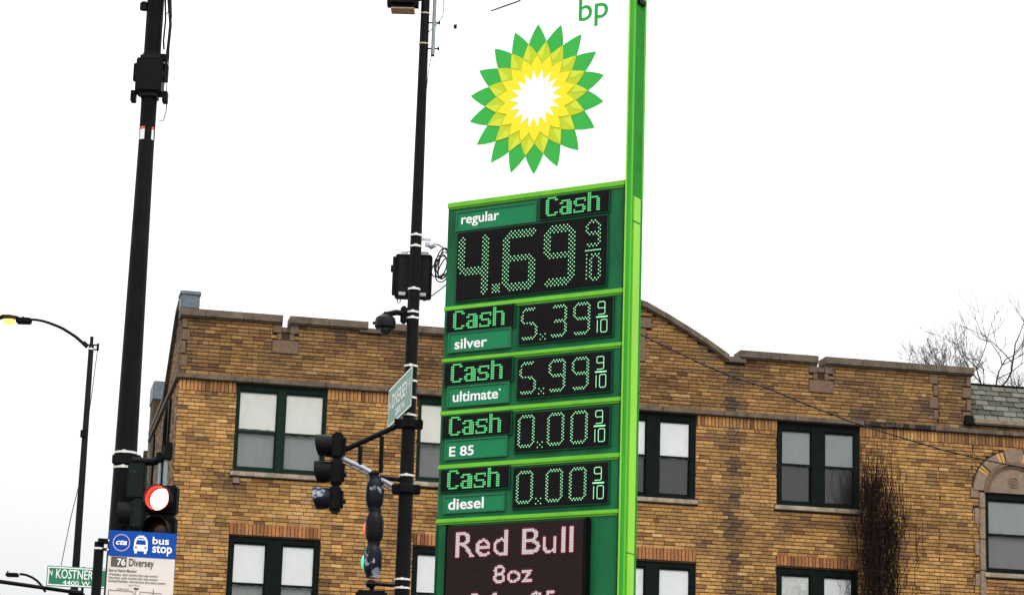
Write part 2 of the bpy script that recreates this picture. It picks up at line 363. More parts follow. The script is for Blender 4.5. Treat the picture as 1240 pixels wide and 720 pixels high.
def courses(za, zb, k0=0):
    n = round((zb-za)/C_); h = (zb-za)/n
    for k in range(n):
        z0 = za+k*h; u = -(L/2 if (k+k0) % 2 else 0) + random.uniform(-.02, .02)
        hdr = random.random() < .10
        while u < UEND:
            l = L*(.5 if (hdr or random.random() < .07) else 1)*random.uniform(.96, 1.04)
            a, b = max(0, u), min(UEND, u+l)
            for s in (15.07, 15.77):           # straight joint of the pier
                if a < s < b:
                    if s-a > .03: emit(a, s, z0, z0+h)
                    a = s
            if b-a > .03: emit(a, b, z0, z0+h)
            u += l
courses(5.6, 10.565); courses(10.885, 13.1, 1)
u = 0
while u < UEND:                    # soldier course under the string course
    emit(u, u+.072, 10.565, 10.775, 1); u += .072
for q in WIN:
    if q.get('low'):
        u = q['u'][0]; n = round((q['u'][1]-u)/.072); h = (q['u'][1]-u)/n
        for k in range(n):
            c = brick_col(u, 8.0, 1); c = (c[0]*.85, c[1]*.72, c[2]*.8)
            bricks.append((u+.006, u+h-.006, q['z'][1]+.03, 8.125, c, 1)); u += h
# nearest in view become single bricks, the rest one mesh
def vis(b):
    um, zm = (b[0]+b[1])/2, (b[2]+b[3])/2
    p = TB @ Vector((um, 0, zm)); d = p-CAM
    px = 620+F*d.dot(CR)/d.dot(cf); py = 360-F*d.dot(CU)/d.dot(cf)
    return (0 < px < 1240 and 0 < py < 720 and px > 216), d.length
unit = {}
def brick_obj(name, b):
    w_, h_ = b[1]-b[0], b[3]-b[2]; key = (round(w_*100), round(h_*100))
    if key not in unit:
        m = MB(); W2, H2, e = key[0]/200, key[1]/200, .003
        vs = [(-W2, .02, -H2), (W2, .02, -H2), (W2, .02, H2), (-W2, .02, H2), (-W2, -.009, -H2), (W2, -.009, -H2), (W2, -.009, H2), (-W2, -.009, H2),
              (-W2+e, -.012, -H2+e), (W2-e, -.012, -H2+e), (W2-e, -.012, H2-e), (-W2+e, -.012, H2-e)]
        fs = [(8, 9, 10, 11)] + [(4+i, 4+(i+1) % 4, 8+(i+1) % 4, 8+i) for i in range(4)] + [(i, (i+1) % 4, 4+(i+1) % 4, 4+i) for i in range(4)]
        m.add(vs, fs, None, (1, 1, 1)); unit[key] = m.mesh(name, M_brick)
    o = link(unit[key], name, B, ((b[0]+b[1])/2, .012+random.uniform(-.004, .003), (b[2]+b[3])/2)); o.color = (*b[4], 1)
cand = {0: [], 1: []}
for i, b in enumerate(bricks):
    ok, d = vis(b)
    if ok and b[1]-b[0] > (.15 if not b[5] else .05): cand[b[5]].append((d, i))
single = set()
for k, nm in ((0, 'brick'), (1, 'soldier_brick')):
    for d, i in sorted(cand[k])[:298]: single.add(i); brick_obj(nm, bricks[i])
def put(mb, b, T=None):
    y = random.uniform(-.004, .003)
    u0, u1, z0, z1 = b[:4]
    mb.add([(u0, y, z0), (u1, y, z0), (u1, y, z1), (u0, y, z1), (u0, .025, z0), (u1, .025, z0), (u1, .025, z1), (u0, .025, z1)],
           [(0, 1, 2, 3), (4, 5, 1, 0), (5, 6, 2, 1), (6, 7, 3, 2), (7, 4, 0, 3)], T, b[4])
mb = MB(); ms = MB()
for i, b in enumerate(bricks):
    if i not in single: put(ms if b[5] else mb, b)
mb.build('brickwork', M_brick, B, kind='stuff'); ms.build('soldier_brickwork', M_brick, B, kind='stuff')
# side wall bricks
mb = MB()
def sz(t):
    pts = [(0, 12.3), (1.1, 12.2), (2.4, 11.45), (3.3, 10.95), (7.2, 10.9), (8.5, 10.7), (9.2, 9.8)]
    for (a, za), (b, zb) in zip(pts, pts[1:]):
        if a <= t <= b: return za+(zb-za)*(t-a)/(b-a)
    return 9.8
TSide = Matrix(((0, 1, 0, 0), (-1, 0, 0, 0), (0, 0, 1, 0), (0, 0, 0, 1)))      # x -> -y ; so t = -x
k = 0; z = 5.6
while z < 12.3:
    t = (L/2 if k % 2 else 0)
    t0 = 0
    while t < 9.2:
        a, b = max(t0, t-L+JT), t
        if b-a > .04 and z+C_ < sz((a+b)/2) and not (10.775 < z+.03 < 10.885):
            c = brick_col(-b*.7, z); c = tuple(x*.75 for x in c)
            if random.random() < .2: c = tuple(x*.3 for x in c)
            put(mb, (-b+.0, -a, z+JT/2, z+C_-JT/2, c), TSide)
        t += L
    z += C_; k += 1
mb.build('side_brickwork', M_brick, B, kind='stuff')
# string course in lengths, coping stones
u = 0; j = 0
while u < UEND-.1:
    l = min(random.uniform(1.2, 1.5), UEND-u)
    MB().box(u+.004-(.06 if j == 0 else 0), u+l-.004, -.065+random.uniform(-.004, .004), .03, 10.785, 10.882, bev=.012).build('string_course_stone', M_cope if not 12.8 < u+l/2 < 15.3 else mat('soot_stained_stone', (.075, .052, .038), .9, c2=(.010, .009, .008), thr=.47, scale=3.5, stretch=(1, 1, .6)), B); u += l; j += 1
MB().box(-.06, -.002, .035, 7.4, 10.785, 10.882, bev=.012).build('string_course_stone', M_cope, B)
def coping(u0, u1, z0, z1, h=.13, first=False):
    m = MB(); o = -.085
    m.prism([(u0, z0), (u1, z1), (u1, z1+h), (u0, z0+h)], o, WT+.06)
    m.prism([(u0+.001, z0-.03), (u1-.001, z1-.03), (u1-.001, z1-.002), (u0+.001, z0-.002)], o+.035, WT+.02)
    m.build('coping_stone', M_cope, B)
for a, b in ((-.05, .42), (.43, 1.14), (1.15, 1.885), (2.02, 2.76), (2.77, 3.52), (3.80, 4.55), (4.56, 5.3), (5.31, 5.88),
             (10.92, 11.72), (11.73, 12.53), (12.68, 13.45), (13.46, 14.25), (14.26, 15.0), (15.01, 15.80)):
    coping(a, b, 11.985, 11.985)
gp = [(5.89, 12.0), (6.5, 12.34), (7.0, 12.67), (7.5, 12.93), (8.1, 12.99), (8.6, 12.93), (9.0, 12.83), (9.4, 12.64), (9.8, 12.43), (10.2, 12.21), (10.70, 11.90)]
for (a, za), (b, zb) in zip(gp, gp[1:]): coping(a+.004, b-.004, za, zb, .11)
# dark linings of the two crenel slots
for u in (1.957, 12.605):
    MB().box(u-.068, u+.068, .0, .06, 11.81, 11.903).build('slot_lining', M_cope, B)
# side parapet caps: lead clad
MB().box(-.055, .30, -.03, .45, 12.12, 12.44, bev=.02).box(-.075, .32, -.05, .47, 12.38, 12.46, bev=.015).build('lead_cap', M_flash, B)
MB().box(.005, .9, 7.3, 8.3, 9.0, 11.72).build('rear_parapet', M_mortar, B)
MB().box(-.02, .93, 7.27, 8.33, 11.72, 12.13, bev=.02).build('lead_cap', M_flash, B)
def scope(t0, z0, t1, z1):
    m = MB(); a, b = -.07, .34
    m.add([(a, t0, z0), (b, t0, z0), (b, t1, z1), (a, t1, z1), (a, t0, z0+.1), (b, t0, z0+.1), (b, t1, z1+.1), (a, t1, z1+.1)],
          [(0, 1, 5, 4), (1, 2, 6, 5), (2, 3, 7, 6), (3, 0, 4, 7), (4, 5, 6, 7), (3, 2, 1, 0)]); m.build('coping_stone', M_cope, B)
for q in ((.48, 12.28, 1.1, 12.2), (1.1, 12.19, 2.4, 11.45), (2.41, 11.44, 3.3, 10.95), (3.31, 10.95, 7.2, 10.9), (8.51, 10.7, 9.2, 9.8)): scope(*q)
m = MB(); m.tube([(-.07, 2.0, 0), (-.07, 2.0, 10.3), (-.02, 2.0, 10.7)], .04); m.build('downpipe', M_black, B, 40)
for t in (1.6, 5.8):
    MB().box(-.04, .02, t, t+.9, 9.1, 10.7).build('window', M_frame, B)
# slate mansard
SL = (UEND-15.78)/round((UEND-15.78)/.285)
z = 11.095; y0 = -.02; k = 0; nrow = 7
for r in range(nrow):
    za, zb = 11.09+r*.112, 11.09+(r+1)*.112+.02
    ya, yb = .02+r*.055, .02+(r+1)*.055+.01
    u = 15.785+(.14 if r % 2 else 0)
    if r % 2:
        ar = [(15.785, u)]
    else: ar = []
    while u < UEND-.02: ar.append((u, min(u+SL, UEND))); u += SL
    for a, b in ar:
        dy = random.uniform(-.008, .006); dz = random.uniform(-.006, .006); g = .008
        MB().add([(a+g, ya-.035+dy, za+dz), (b-g, ya-.035+dy, za+dz), (b-g, yb-.01, zb), (a+g, yb-.01, zb), (a+g, ya-.018+dy, za+dz-.004), (b-g, ya-.018+dy, za+dz-.004), (b-g, yb+.006, zb-.004), (a+g, yb+.006, zb-.004)],
                 [(0, 1, 2, 3), (7, 6, 5, 4), (4, 5, 1, 0), (5, 6, 2, 1), (6, 7, 3, 2), (7, 4, 0, 3)]).build('slate', random.choice(M_slate), B)
MB().prism([(15.775, 11.06), (UEND, 11.06), (UEND, 11.85), (15.775, 11.85)], 0, .01, Matrix(((1, 0, 0, 0), (0, 1, .49, -5.39), (0, 0, 1, 0), (0, 0, 0, 1)))).box(15.775, UEND, .45, .9, 11.2, 11.86).build('mansard_deck', M_mortar, B)
MB().box(15.775, UEND, .36, .50, 11.865, 11.90, bev=.01).build('roof_ridge', M_black, B)
MB().box(15.79, UEND, -.12, .06, 10.97, 11.075, bev=.025).build('eaves_gutter', mat('eaves_board', (.20, .15, .11), .8, noise=.3, scale=6), B)
# ---- windows
M_glass = glass_mat('window_glass', .55); M_glassr = glass_mat('window_glass_reflective', .9, .06)
M_scr = screen_mat('insect_screen', (.05, .05, .052), .45)
def blindm(nm):
    return mat('blind_'+nm, PAL[nm], .9, noise=.05 if nm != 'lace' else .3, scale=9 if nm != 'lace' else 9, stretch=(1, 1, .4) if nm != 'lace' else None)
def frame_rect(mb, u0, u1, z0, z1, w_, y0, y1, top=None, bot=None):
    top = top or w_; bot = bot or w_
    mb.box(u0, u0+w_, y0, y1, z0, z1); mb.box(u1-w_, u1, y0, y1, z0, z1)
    mb.box(u0+w_, u1-w_, y0, y1, z1-top, z1); mb.box(u0+w_, u1-w_, y0, y1, z0, z0+bot)
def window(q, two=True):
    u0, u1 = q['u']; z0, z1 = q['z']
    m = MB(); MF = M_frameg if q['g'] else M_frame
    ry = .045
    frame_rect(m, u0+.002, u1-.002, z0+.002, z1-.002, q['side'], ry, ry+.10, q['top']-.04, .055)
    lights = [(u0+q['side'], u1-q['side'])]
    if two:
        c = (u0+u1)/2; m.box(c-q['mul']/2, c+q['mul']/2, ry-.015, ry+.10, z0+.03, z1-.05)
        lights = [(u0+q['side'], c-q['mul']/2), (c+q['mul']/2, u1-q['side'])]
    W = m.build('window', MF, B)
    for j, (a, b) in enumerate(lights):
        zt = z1-q['top']+.04
        s = MB(); frame_rect(s, a+.001, b-.001, q['rail']-.025, zt-.001, .022, ry+.02, ry+.06, .042, .045); s.build('upper_sash', MF, W)
        s = MB(); frame_rect(s, a+.001, b-.001, z0+.058, q['rail']+.022, .026, ry+.045, ry+.085, .045, .05); s.build('lower_sash', MF, W)
        MB().box(a+.02, b-.02, ry+.035, ry+.039, q['rail']+.015, zt-.04).build('pane', M_glass, W)
        MB().box(a+.02, b-.02, ry+.062, ry+.066, z0+.10, q['rail']-.02).build('pane', M_glassr if q['lo'][j] == 'dim' else M_glass, W)
        def sheet(zl, zh, cm, y, amp):
            n = 10; s = MB(); vs = []; fs = []
            ph = random.random()*6
            for i in range(n+1):
                x = a+.01+(b-a-.02)*i/n; yy = y+amp*math.sin(i*1.9+ph)
                vs += [(x, yy, zl+(random.uniform(-.008, .008) if amp else 0)), (x, yy, zh)]
                if i: fs.append((2*i-2, 2*i, 2*i+1, 2*i-1))
            s.add(vs, fs); return s.build('blind', blindm(cm), W)
        dz = .05 if (q['u'][0] < 1.2 and q['z'][0] > 9 and j == 0) else -.03
        sheet(q['rail']+dz, zt, q['up'][j], ry+.042, .001)
        sheet(z0+.05, q['rail']+.1, q['lo'][j], ry+.085, .004)
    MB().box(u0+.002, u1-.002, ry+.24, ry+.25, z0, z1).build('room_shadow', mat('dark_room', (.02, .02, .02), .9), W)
    # brick reveals
    MB().box(u0-.02, u0+.001, JT, .12, z0, z1).box(u1-.001, u1+.02, JT, .12, z0, z1).pieces('reveal', mat('reveal_brick', (.16, .085, .035), .85, noise=.5, scale=20), W)
    return W
for q in WIN:
    W = window(q)
    MB().box(q['u'][0]-.045, q['u'][1]+.045, -.055, .13, q['z'][0]-.092, q['z'][0]-.004, bev=.01).build('sill', M_sill, W)
q = dict(u=ARCHWIN['u'], z=ARCHWIN['z'], side=.07, mul=0, top=.16, rail=8.80, up=('pale',), lo=('mid',), g=0)
W = window(q, False)
MB().box(15.985, 17.30, -.06, .13, 7.935, 8.026, bev=.01).build('sill', M_sill, W)
# jamb shafts, arch ring, tympanum, voussoirs
for a, b in ((15.90, 16.025), (17.255, 17.38)):
    z = 6.2
    while z < 9.6:
        h = min(.62, 9.62-z); MB().box(a, b, -.03, .10, z+.004, z+h-.004, bev=.012).build('jamb_stone', M_lime, B); z += .62
def arc(r0, r1, a0, a1, y0, y1, n):
    pts = [(AC+r0*math.cos(R_(a0+(a1-a0)*i/n)), AZ+r0*math.sin(R_(a0+(a1-a0)*i/n))) for i in range(n+1)]
    pt2 = [(AC+r1*math.cos(R_(a0+(a1-a0)*i/n)), AZ+r1*math.sin(R_(a0+(a1-a0)*i/n))) for i in range(n+1)]
    m = MB()
    for i in range(n): m.prism([pts[i], pt2[i], pt2[i+1], pts[i+1]], y0, y1)
    return m
arc(.575, .64, 0, 180, -.045, .05, 28).build('arch_moulding', M_terra, B)
arc(.52, .574, 0, 180, -.02, .08, 28).build('arch_moulding', M_cope, B)
ty = MB(); ty.prism([(AC+.535*math.cos(R_(a)), AZ+.012+.525*math.sin(R_(a))) for a in range(0, 181, 9)], .002, .02)
T_ = ty.build('tympanum', M_lime, B)
m = MB()
rose = Matrix.Translation((AC, -.001, AZ+.235)) @ Matrix.Rotation(R_(90), 4, 'X')
m.lathe([(.085, -.005), (.085, .01), (.1, .018), (.11, .01), (.11, -.005)], 24, rose)
for k in range(8):
    a = k*PI/4; m.lathe([(.0, .02), (.016, .014), (.024, -.005)][::-1], 8, rose @ Matrix.Translation((.05*math.cos(a), .05*math.sin(a), 0)))
m.lathe([(.03, -.005), (.022, .018), (.0, .024)], 10, rose)
m.build('carved_rosette', M_lime, T_, 40)
for a0, a1, st in ((2, 30, 1), (30, 40, 0), (40, 64, 1), (64, 76, 0), (76, 104, 1), (104, 116, 0), (116, 140, 1), (140, 150, 0), (150, 178, 1)):
    if st: arc(.645, .90 if 76 <= a0 <= 100 else .86, a0+.7, a1-.7, -.035, .05, 5).build('voussoir', M_lime, B)
    else:
        for j in range(2):
            d = (a1-a0)/2; o = arc(.645, .86, a0+j*d+.7, a0+(j+1)*d-.7, -.005, .05, 1)
            o.c = [(.5, .29, .1)]*len(o.f); o.build('arch_brick', M_brick, B)
m = MB(); m.lathe([(.0, .03), (.03, .02), (.055, .0)][::-1], 12, Matrix.Translation((AC+.62, -.01, AZ+.86)) @ Matrix.Rotation(R_(90), 4, 'X')); m.build('carved_boss', M_lime, B, 50)

# ======================= PRICE SIGN =======================
YS = R_(-31.23)
S = thing('gas_price_sign', 'tall green and white fuel price totem with green LED prices and red-tinged message board', 'price sign', (.2597, 24.0, 0), YS)
G_body = mat('sign_green', (.009, .118, .040), .38, noise=.42, scale=2.2, stretch=(1, 1, .35), spec=.12)
G_dark = mat('sign_dark_green', (.006, .06, .03), .5, spec=.1, noise=.2, scale=3)
G_rail = mat('sign_lime', (.14, .46, .03), .4, spec=.15, noise=.12, scale=5)
G_post = mat('post_green', (.045, .32, .03), .4, spec=.15, noise=.15, scale=4, stretch=(1, 1, .3))
G_postl = mat('post_lime', (.24, .58, .04), .4, spec=.15, noise=.1, scale=4, stretch=(1, 1, .3))
G_postd = mat('post_dark_green', (.028, .21, .03), .6, spec=.02, noise=.15, scale=4)
G_plate = mat('name_plate_green', (.010, .185, .068), .4, spec=.12, noise=.1, scale=3)
G_edge = mat('plate_edge', (.02, .14, .065), .4, spec=.15, c2=(.14, .30, .19), thr=.62, scale=14)
M_led = mat('led_green', (.38, 1.0, .50), .5, spec=0, dark=1, emit=1.35)
M_leds = mat('led_green_soft', (.10, .70, .22), .5, emit=.9)
M_lcd = mat('display_black', (.007, .0055, .006), .6, spec=.06, noise=.3, scale=6)
M_wht = mat('letter_white', (.85, .85, .85), .5)
M_cab = mat('backlit_white_face', (.86, .86, .86), .35, emit=.35)
U0, U1 = -1.088, .955
for z0, z1, nm in ((7.325, 8.335, 0), (6.77, 7.265, 1), (6.236, 6.73, 2), (5.70, 6.195, 3), (5.162, 5.655, 4), (3.3, 5.118, 5)):
    c = MB(); c.box(U0, U1, 0, .20, z0-.02, z1+.02).build('grade_panel' if nm < 5 else 'lower_cabinet', G_body, S)
# inner border frames (thin proud lips left and right)
for z0, z1 in ((8.333, 8.388), (7.258, 7.305), (6.733, 6.772), (6.195, 6.238), (5.652, 5.698), (5.117, 5.159)):
    MB().box(U0-.003, U1+.003, -.022, .21, z0, z1, bev=.006).box(U0+.02, U1-.02, -.010, .0, z0-.014, z0-.001).build('trim_rail', G_rail, S)
MB().box(U0, U0+.015, -.012, 0, 3.3, 5.10).box(U1-.018, U1, -.015, 0, 3.3, 8.33).pieces('edge_lip', G_dark, S)
# white logo cabinet with arched top
pts = [(U0, 8.392), (U1, 8.392)]; ar = []
for i in range(25):
    u = U1-(U1-U0)*i/24; ar.append((u, 10.462-.172*(u/1.04)**2))
LC = MB().prism(pts+ar, .0, .20).build('logo_cabinet', M_cab, S)
m = MB()
for (a, za), (b, zb) in zip(ar, ar[1:]): m.prism([(b, zb), (a, za), (a, za+.012), (b, zb+.012)], -.004, .205)
m.build('top_trim', mat('cabinet_trim', (.9, .9, .9), .5, emit=.3), LC)
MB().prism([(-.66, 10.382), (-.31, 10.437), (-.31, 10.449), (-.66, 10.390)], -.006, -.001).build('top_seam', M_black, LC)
MB().box(-1.105, -1.07, -.01, .05, 10.265, 10.305).build('corner_bracket', M_black, LC)
# flower emblem
def star(cx, cz, n, rt, rv, off, y, bulge=0):
    m = MB(); vs = [(cx, y, cz)]; fs = []; P = []
    for k in range(n):
        a = R_(90)+2*PI*k/n+off; b = a+PI/n
        t = Vector((math.cos(a)*rt, math.sin(a)*rt)); v = Vector((math.cos(b)*rv, math.sin(b)*rv)); a2 = a+2*PI/n; t2 = Vector((math.cos(a2)*rt, math.sin(a2)*rt))
        def seg(p, q, sgn):
            out = []
            d = (q-p); nn = Vector((-d.y, d.x))*sgn
            for i in range(4):
                s = i/4; out.append(p+d*s+nn*bulge*4*s*(1-s))
            return out
        P += seg(t, v, -1)+seg(v, t2, -1)
    vs += [(cx+p.x, y, cz+p.y) for p in P]; k = len(P)
    m.add(vs, [(0, 1+i, 1+(i+1) % k) for i in range(k)]); return m
CX, CZ = -.092, 9.365
E_g = mat('emblem_green', (.045, .41, .065), .4, spec=.1, noise=.06, scale=4); E_l = mat('emblem_lime', (.50, .60, .03), .4, spec=.1)
E_l2 = mat('emblem_pale_lime', (.62, .70, .05), .4, spec=.1)
E_y = mat('emblem_yellow', (.95, .74, .03), .4, spec=.1); E_w = mat('emblem_white', (.95, .95, .93), .4, emit=.45)
star(CX, CZ, 18, .79, .60, 0, -.003, .035).build('petal_ring', E_g, LC)
star(CX, CZ, 18, .60, .47, PI/18, -.006, .03).build('petal_ring', E_l, LC)
m = MB()   # paler half petals where two rings overlap
for k in range(18):
    a = R_(90)+2*PI*k/18+PI/18
    p = lambda r, da: (CX+math.cos(a+da)*r, -.008, CZ+math.sin(a+da)*r)
    MB().add([p(.595, 0), p(.475, PI/18), p(.41, .05), p(.46, 0)], [(0, 1, 2, 3)]).build('petal', E_l2, LC)
star(CX, CZ, 18, .455, .355, 0, -.010, .03).build('petal_ring', E_y, LC)
star(CX, CZ, 18, .30, .195, PI/18*.6, -.013, -.01).build('petal_ring', E_w, LC)
m = MB(); text(m, 'bp', .378, .715, 10.03, 10.345, -.003, bold=.008); m.build('lettering', mat('logo_letter_green', (.03, .34, .06), .4, spec=.1), LC)
# post, front lip, side channel
zt = 11.2
P_ = MB().box(.966, 1.022, -.03, .0, 0, zt).box(.966, 1.018, .0, .22, 0, zt).build('side_post', G_post, S)
MB().box(.972, .985, -.042, -.029, 0, zt).build('front_lip', G_postl, P_)
MB().box(1.018, 1.03, -.028, .0, 0, zt).box(1.018, 1.03, .19, .225, 8.24, zt).pieces('channel_lip', mat('post_lip', (.10, .46, .035), .5, spec=.05), P_)
MB().box(1.018, 1.022, .001, .189, 8.24, zt).build('channel', G_postd, P_)
m = MB(); m.box(1.019, 1.036, .03, .16, 7.98, 8.225).box(1.019, 1.036, .03, .16, 4.75, 7.965).box(1.019, 1.036, .03, .16, 3.0, 4.74); m.pieces('cover_strip', G_postl, P_)
MB().box(1.019, 1.026, .17, .222, 0, 8.23).build('rear_lip', G_postd, P_)
m = MB(); m.box(1.02, 1.05, .04, .17, 10.215, 10.26); m.build('bracket', M_black, P_)
MB().box(U0+.05, U0+.16, .05, .16, 0, 3.3).build('leg', G_post, S)
# ---- LED tools
def hexdot(mb, u, z, r, y): mb.add([(u+r*math.cos(PI/6+k*PI/3), y, z+r*math.sin(PI/6+k*PI/3)) for k in range(6)], [(5, 4, 3, 2, 1, 0)[::-1]])
def segd(p, a, b):
    ax, ay = a; bx, by = b; dx, dy = bx-ax, by-ay; l = dx*dx+dy*dy
    t = 0 if l == 0 else max(0, min(1, ((p[0]-ax)*dx+(p[1]-ay)*dy)/l)); return math.hypot(p[0]-ax-t*dx, p[1]-ay-t*dy)
c_ = .13
DIG = {'0': [[(c_, 0), (1-c_, 0), (1, c_*.6), (1, 1-c_*.6), (1-c_, 1), (c_, 1), (0, 1-c_*.6), (0, c_*.6), (c_, 0)]],
       '1': [[(.5, 0), (.5, 1)]],
       '3': [[(.1, 1), (1-c_, 1), (1, 1-c_*.6), (1, .56), (.86, .5), (.2, .5)], [(.86, .5), (1, .44), (1, c_*.6), (1-c_, 0), (.05, 0)]],
       '4': [[(0, 1), (0, .45), (.1, .40), (1, .40)], [(1, 1), (1, 0)]],
       '5': [[(.9, 1), (.22, 1), (.05, .9), (0, .8), (0, .6), (.12, .52), (.85, .5), (1, .42), (1, .1), (.85, 0), (.05, 0)]],
       '6': [[(1, 1), (c_, 1), (0, 1-c_*.6), (0, c_*.6), (c_, 0), (1-c_, 0), (1, c_*.6), (1, .48), (1-c_, .55), (0, .55)]],
       '9': [[(.04, 0), (1-c_, 0), (1, c_*.6), (1, 1-c_*.6), (1-c_, 1), (c_, 1), (0, 1-c_*.6), (0, .57), (c_, .5), (1, .5)]]}
def digit(ch, u0, u1, z0, z1, g, sw, parent, r, stag=True, mat_=None):
    u1 = u0+round((u1-u0)/g)*g; z1 = z0+round((z1-z0)/g)*g; sw = round(sw/g)*g
    m = MB(); h = sw/2
    paths = [[(u0+h+(u1-u0-2*h)*x, z0+h+(z1-z0-2*h)*y) for x, y in p] for p in DIG[ch]]
    ni = int((u1-u0)/g)+3; nj = int((z1-z0)/g)+3
    for i in range(-1, ni):
        for j in range(-1, nj):
            if stag and (i+j) % 2: continue
            p = (u0+i*g, z0+j*g)
            if any(segd(p, a, b) <= h+g*.12 for pa in paths for a, b in zip(pa, pa[1:])): hexdot(m, p[0], p[1], r, -.0345)
    m.build('digit', mat_ or M_led, parent)
def linedigit(ch, u0, u1, z0, z1, parent, wd=.0085):
    m = MB()
    for pa in [[(u0+(u1-u0)*x, z0+(z1-z0)*y) for x, y in p] for p in DIG[ch]]:
        for a, b in zip(pa, pa[1:]):
            d = Vector((b[0]-a[0], b[1]-a[1])); l = d.length; d /= l; n = Vector((-d.y, d.x))*wd/2; k = max(1, round(l/.0165))
            for i in range(k):
                p = Vector(a)+d*(l*i/k+.001); q = Vector(a)+d*(l*(i+1)/k-.003)
                m.add([(p.x-n.x, -.0345, p.y-n.y), (q.x-n.x, -.0345, q.y-n.y), (q.x+n.x, -.0345, q.y+n.y), (p.x+n.x, -.0345, p.y+n.y)], [(0, 1, 2, 3)])
    m.build('digit', M_led, parent)
def dotpoint(u0, u1, z0, z1, g, parent, r):
    m = MB(); n = max(2, round((u1-u0)/g))
    for i in range(n+1):
        for j in range(n+1):
            if (i+j) % 2 == 0: hexdot(m, u0+i*(u1-u0)/n, z0+j*(z1-z0)/n, r, -.0345)
    m.build('decimal_point', M_led, parent)
def display(u0, u1, z0, z1, name='price_display'):
    m = MB().box(u0, u1, -.030, .01, z0, z1, bev=.004); d = m.build(name, M_lcd, S)
    f = MB(); frame_rect(f, u0-.012, u1+.012, z0-.012, z1+.012, .011, -.024, .001); f.build('bezel', G_dark, d); return d
D = display(-.946, .767, 7.353, 8.052)
g = .0215
digit('4', -.922, -.585, 7.395, 8.0, g, .0645, D, .0072); dotpoint(-.512, -.435, 7.40, 7.475, g*.9, D, .0068)
digit('6', -.400, -.040, 7.400, 8.008, g, .0645, D, .0072); digit('9', .072, .422, 7.400, 8.008, g, .0645, D, .0072)
digit('9', .542, .708, 7.755, 8.008, .0198, .0198, D, .0070)
m = MB(); [hexdot(m, .54+i*.0165, 7.712, .0065, -.0345) for i in range(11)]; m.build('fraction_bar', M_led, D)
digit('1', .535, .567, 7.412, 7.675, .0198, .0198, D, .0070); digit('0', .590, .710, 7.412, 7.675, .0198, .0198, D, .0070)
for (z0, z1, a, b, cde) in ((6.845, 7.227, -.195, .848, '539'), (6.303, 6.69, -.198, .844, '599'), (5.775, 6.15, -.205, .835, '000'), (5.226, 5.612, -.208, .836, '000')):
    D = display(a, b, z0, z1); s = z0-6.845
    for ch, (p, q) in zip(cde, ((-.165, .012), (.165, .340), (.425, .597))):
        digit(ch, p, q, 6.885+s, 7.192+s, .0162, .0162, D, .0068)
    dotpoint(.055, .108, 6.872+s, 6.922+s, .0255, D, .0062)
    linedigit('9', .694, .770, 7.062+s, 7.186+s, D)
    MB().box(.676, .802, -.0345, -.0335, 7.030+s, 7.043+s).build('fraction_bar', M_led, D)
    linedigit('1', .665, .715, 6.884+s, 7.008+s, D); linedigit('0', .728, .796, 6.884+s, 7.008+s, D)
CASH = {'C': [".#####.", "##...##", "##.....", "##.....", "##.....", "##.....", "##.....", "##...##", ".#####."],
        'a': [".......", ".......", ".#####.", "##..###", "....###", ".######", "##..###", "##..###", ".######"],
        's': [".......", ".......", ".######", "##....#", "##.....", ".#####.", ".....##", "#....##", "######."],
        'h': ["##.....", "##.....", "######.", "##...##", "##...##", "##...##", "##...##", "##...##", "##...##"]}
def cash(u0, u1, z0, z1, tu0, tu1, tz0, tz1):
    D = display(u0, u1, z0, z1, 'payment_display')
    pu = (tu1-tu0)/30.5; pz = (tz1-tz0)/8.6
    for k, ch in enumerate('Cash'):
        m = MB()
        for j, row in enumerate(CASH[ch]):
            for i, c in enumerate(row):
                if c == '#':
                    x = tu0+pu*(.5+i+k*7.9); z = tz1-pz*(.3+j)
                    m.add([(x-pu*.41, -.0345, z-pz*.33), (x+pu*.41, -.0345, z-pz*.33), (x+pu*.41, -.0345, z+pz*.33), (x-pu*.41, -.0345, z+pz*.33)], [(0, 1, 2, 3)])
        m.build('letter', M_leds2, D)
M_leds2 = mat('led_green_text', (.15, .80, .27), .5, spec=0, dark=1, emit=1.0)
cash(.006, .779, 8.092, 8.306, .075, .685, 8.112, 8.300)
cash(-1.042, -.262, 7.042, 7.255, -.965, -.365, 7.058, 7.244)
cash(-1.046, -.268, 6.500, 6.715, -.968, -.368, 6.518, 6.704)
cash(-1.045, -.262, 5.966, 6.178, -.968, -.368, 5.984, 6.168)
cash(-1.043, -.265, 5.432, 5.641, -.966, -.366, 5.448, 5.632)
def plate(u0, u1, z0, z1, body, tu0, tu1, tz0, tz1):
    m = MB().box(u0+.02, u1-.02, -.014, .0, z0+.014, z1-.014); P = m.build('name_plate', G_plate, S)
    f = MB(); frame_rect(f, u0, u1, z0, z1, .018, -.022, .0); f.build('plate_frame', G_edge, P)
    m = MB(); text(m, body, tu0, tu1, tz0, tz1, -.016, bold=.018); m.build('lettering', M_wht, P)
plate(-.984, -.04, 8.074, 8.286, 'regular', -.921, -.474, 8.115, 8.250)
plate(-1.025, -.29, 6.825, 7.033, 'silver', -.948, -.567, 6.858, 6.965)
plate(-1.012, -.292, 6.272, 6.483, 'ultimate', -.946, -.420, 6.322, 6.428)
plate(-1.020, -.295, 5.742, 5.946, 'E 85', -.966, -.680, 5.777, 5.876)
plate(-1.012, -.306, 5.208, 5.388, 'diesel', -.955, -.545, 5.244, 5.356)
m = MB(); m.lathe([(.010, 0), (.010, .002)], 12, Matrix.Translation((-.402, -.015, 6.41)) @ Matrix.Rotation(R_(90), 4, 'X')); m.build('registered_mark', M_wht, S)
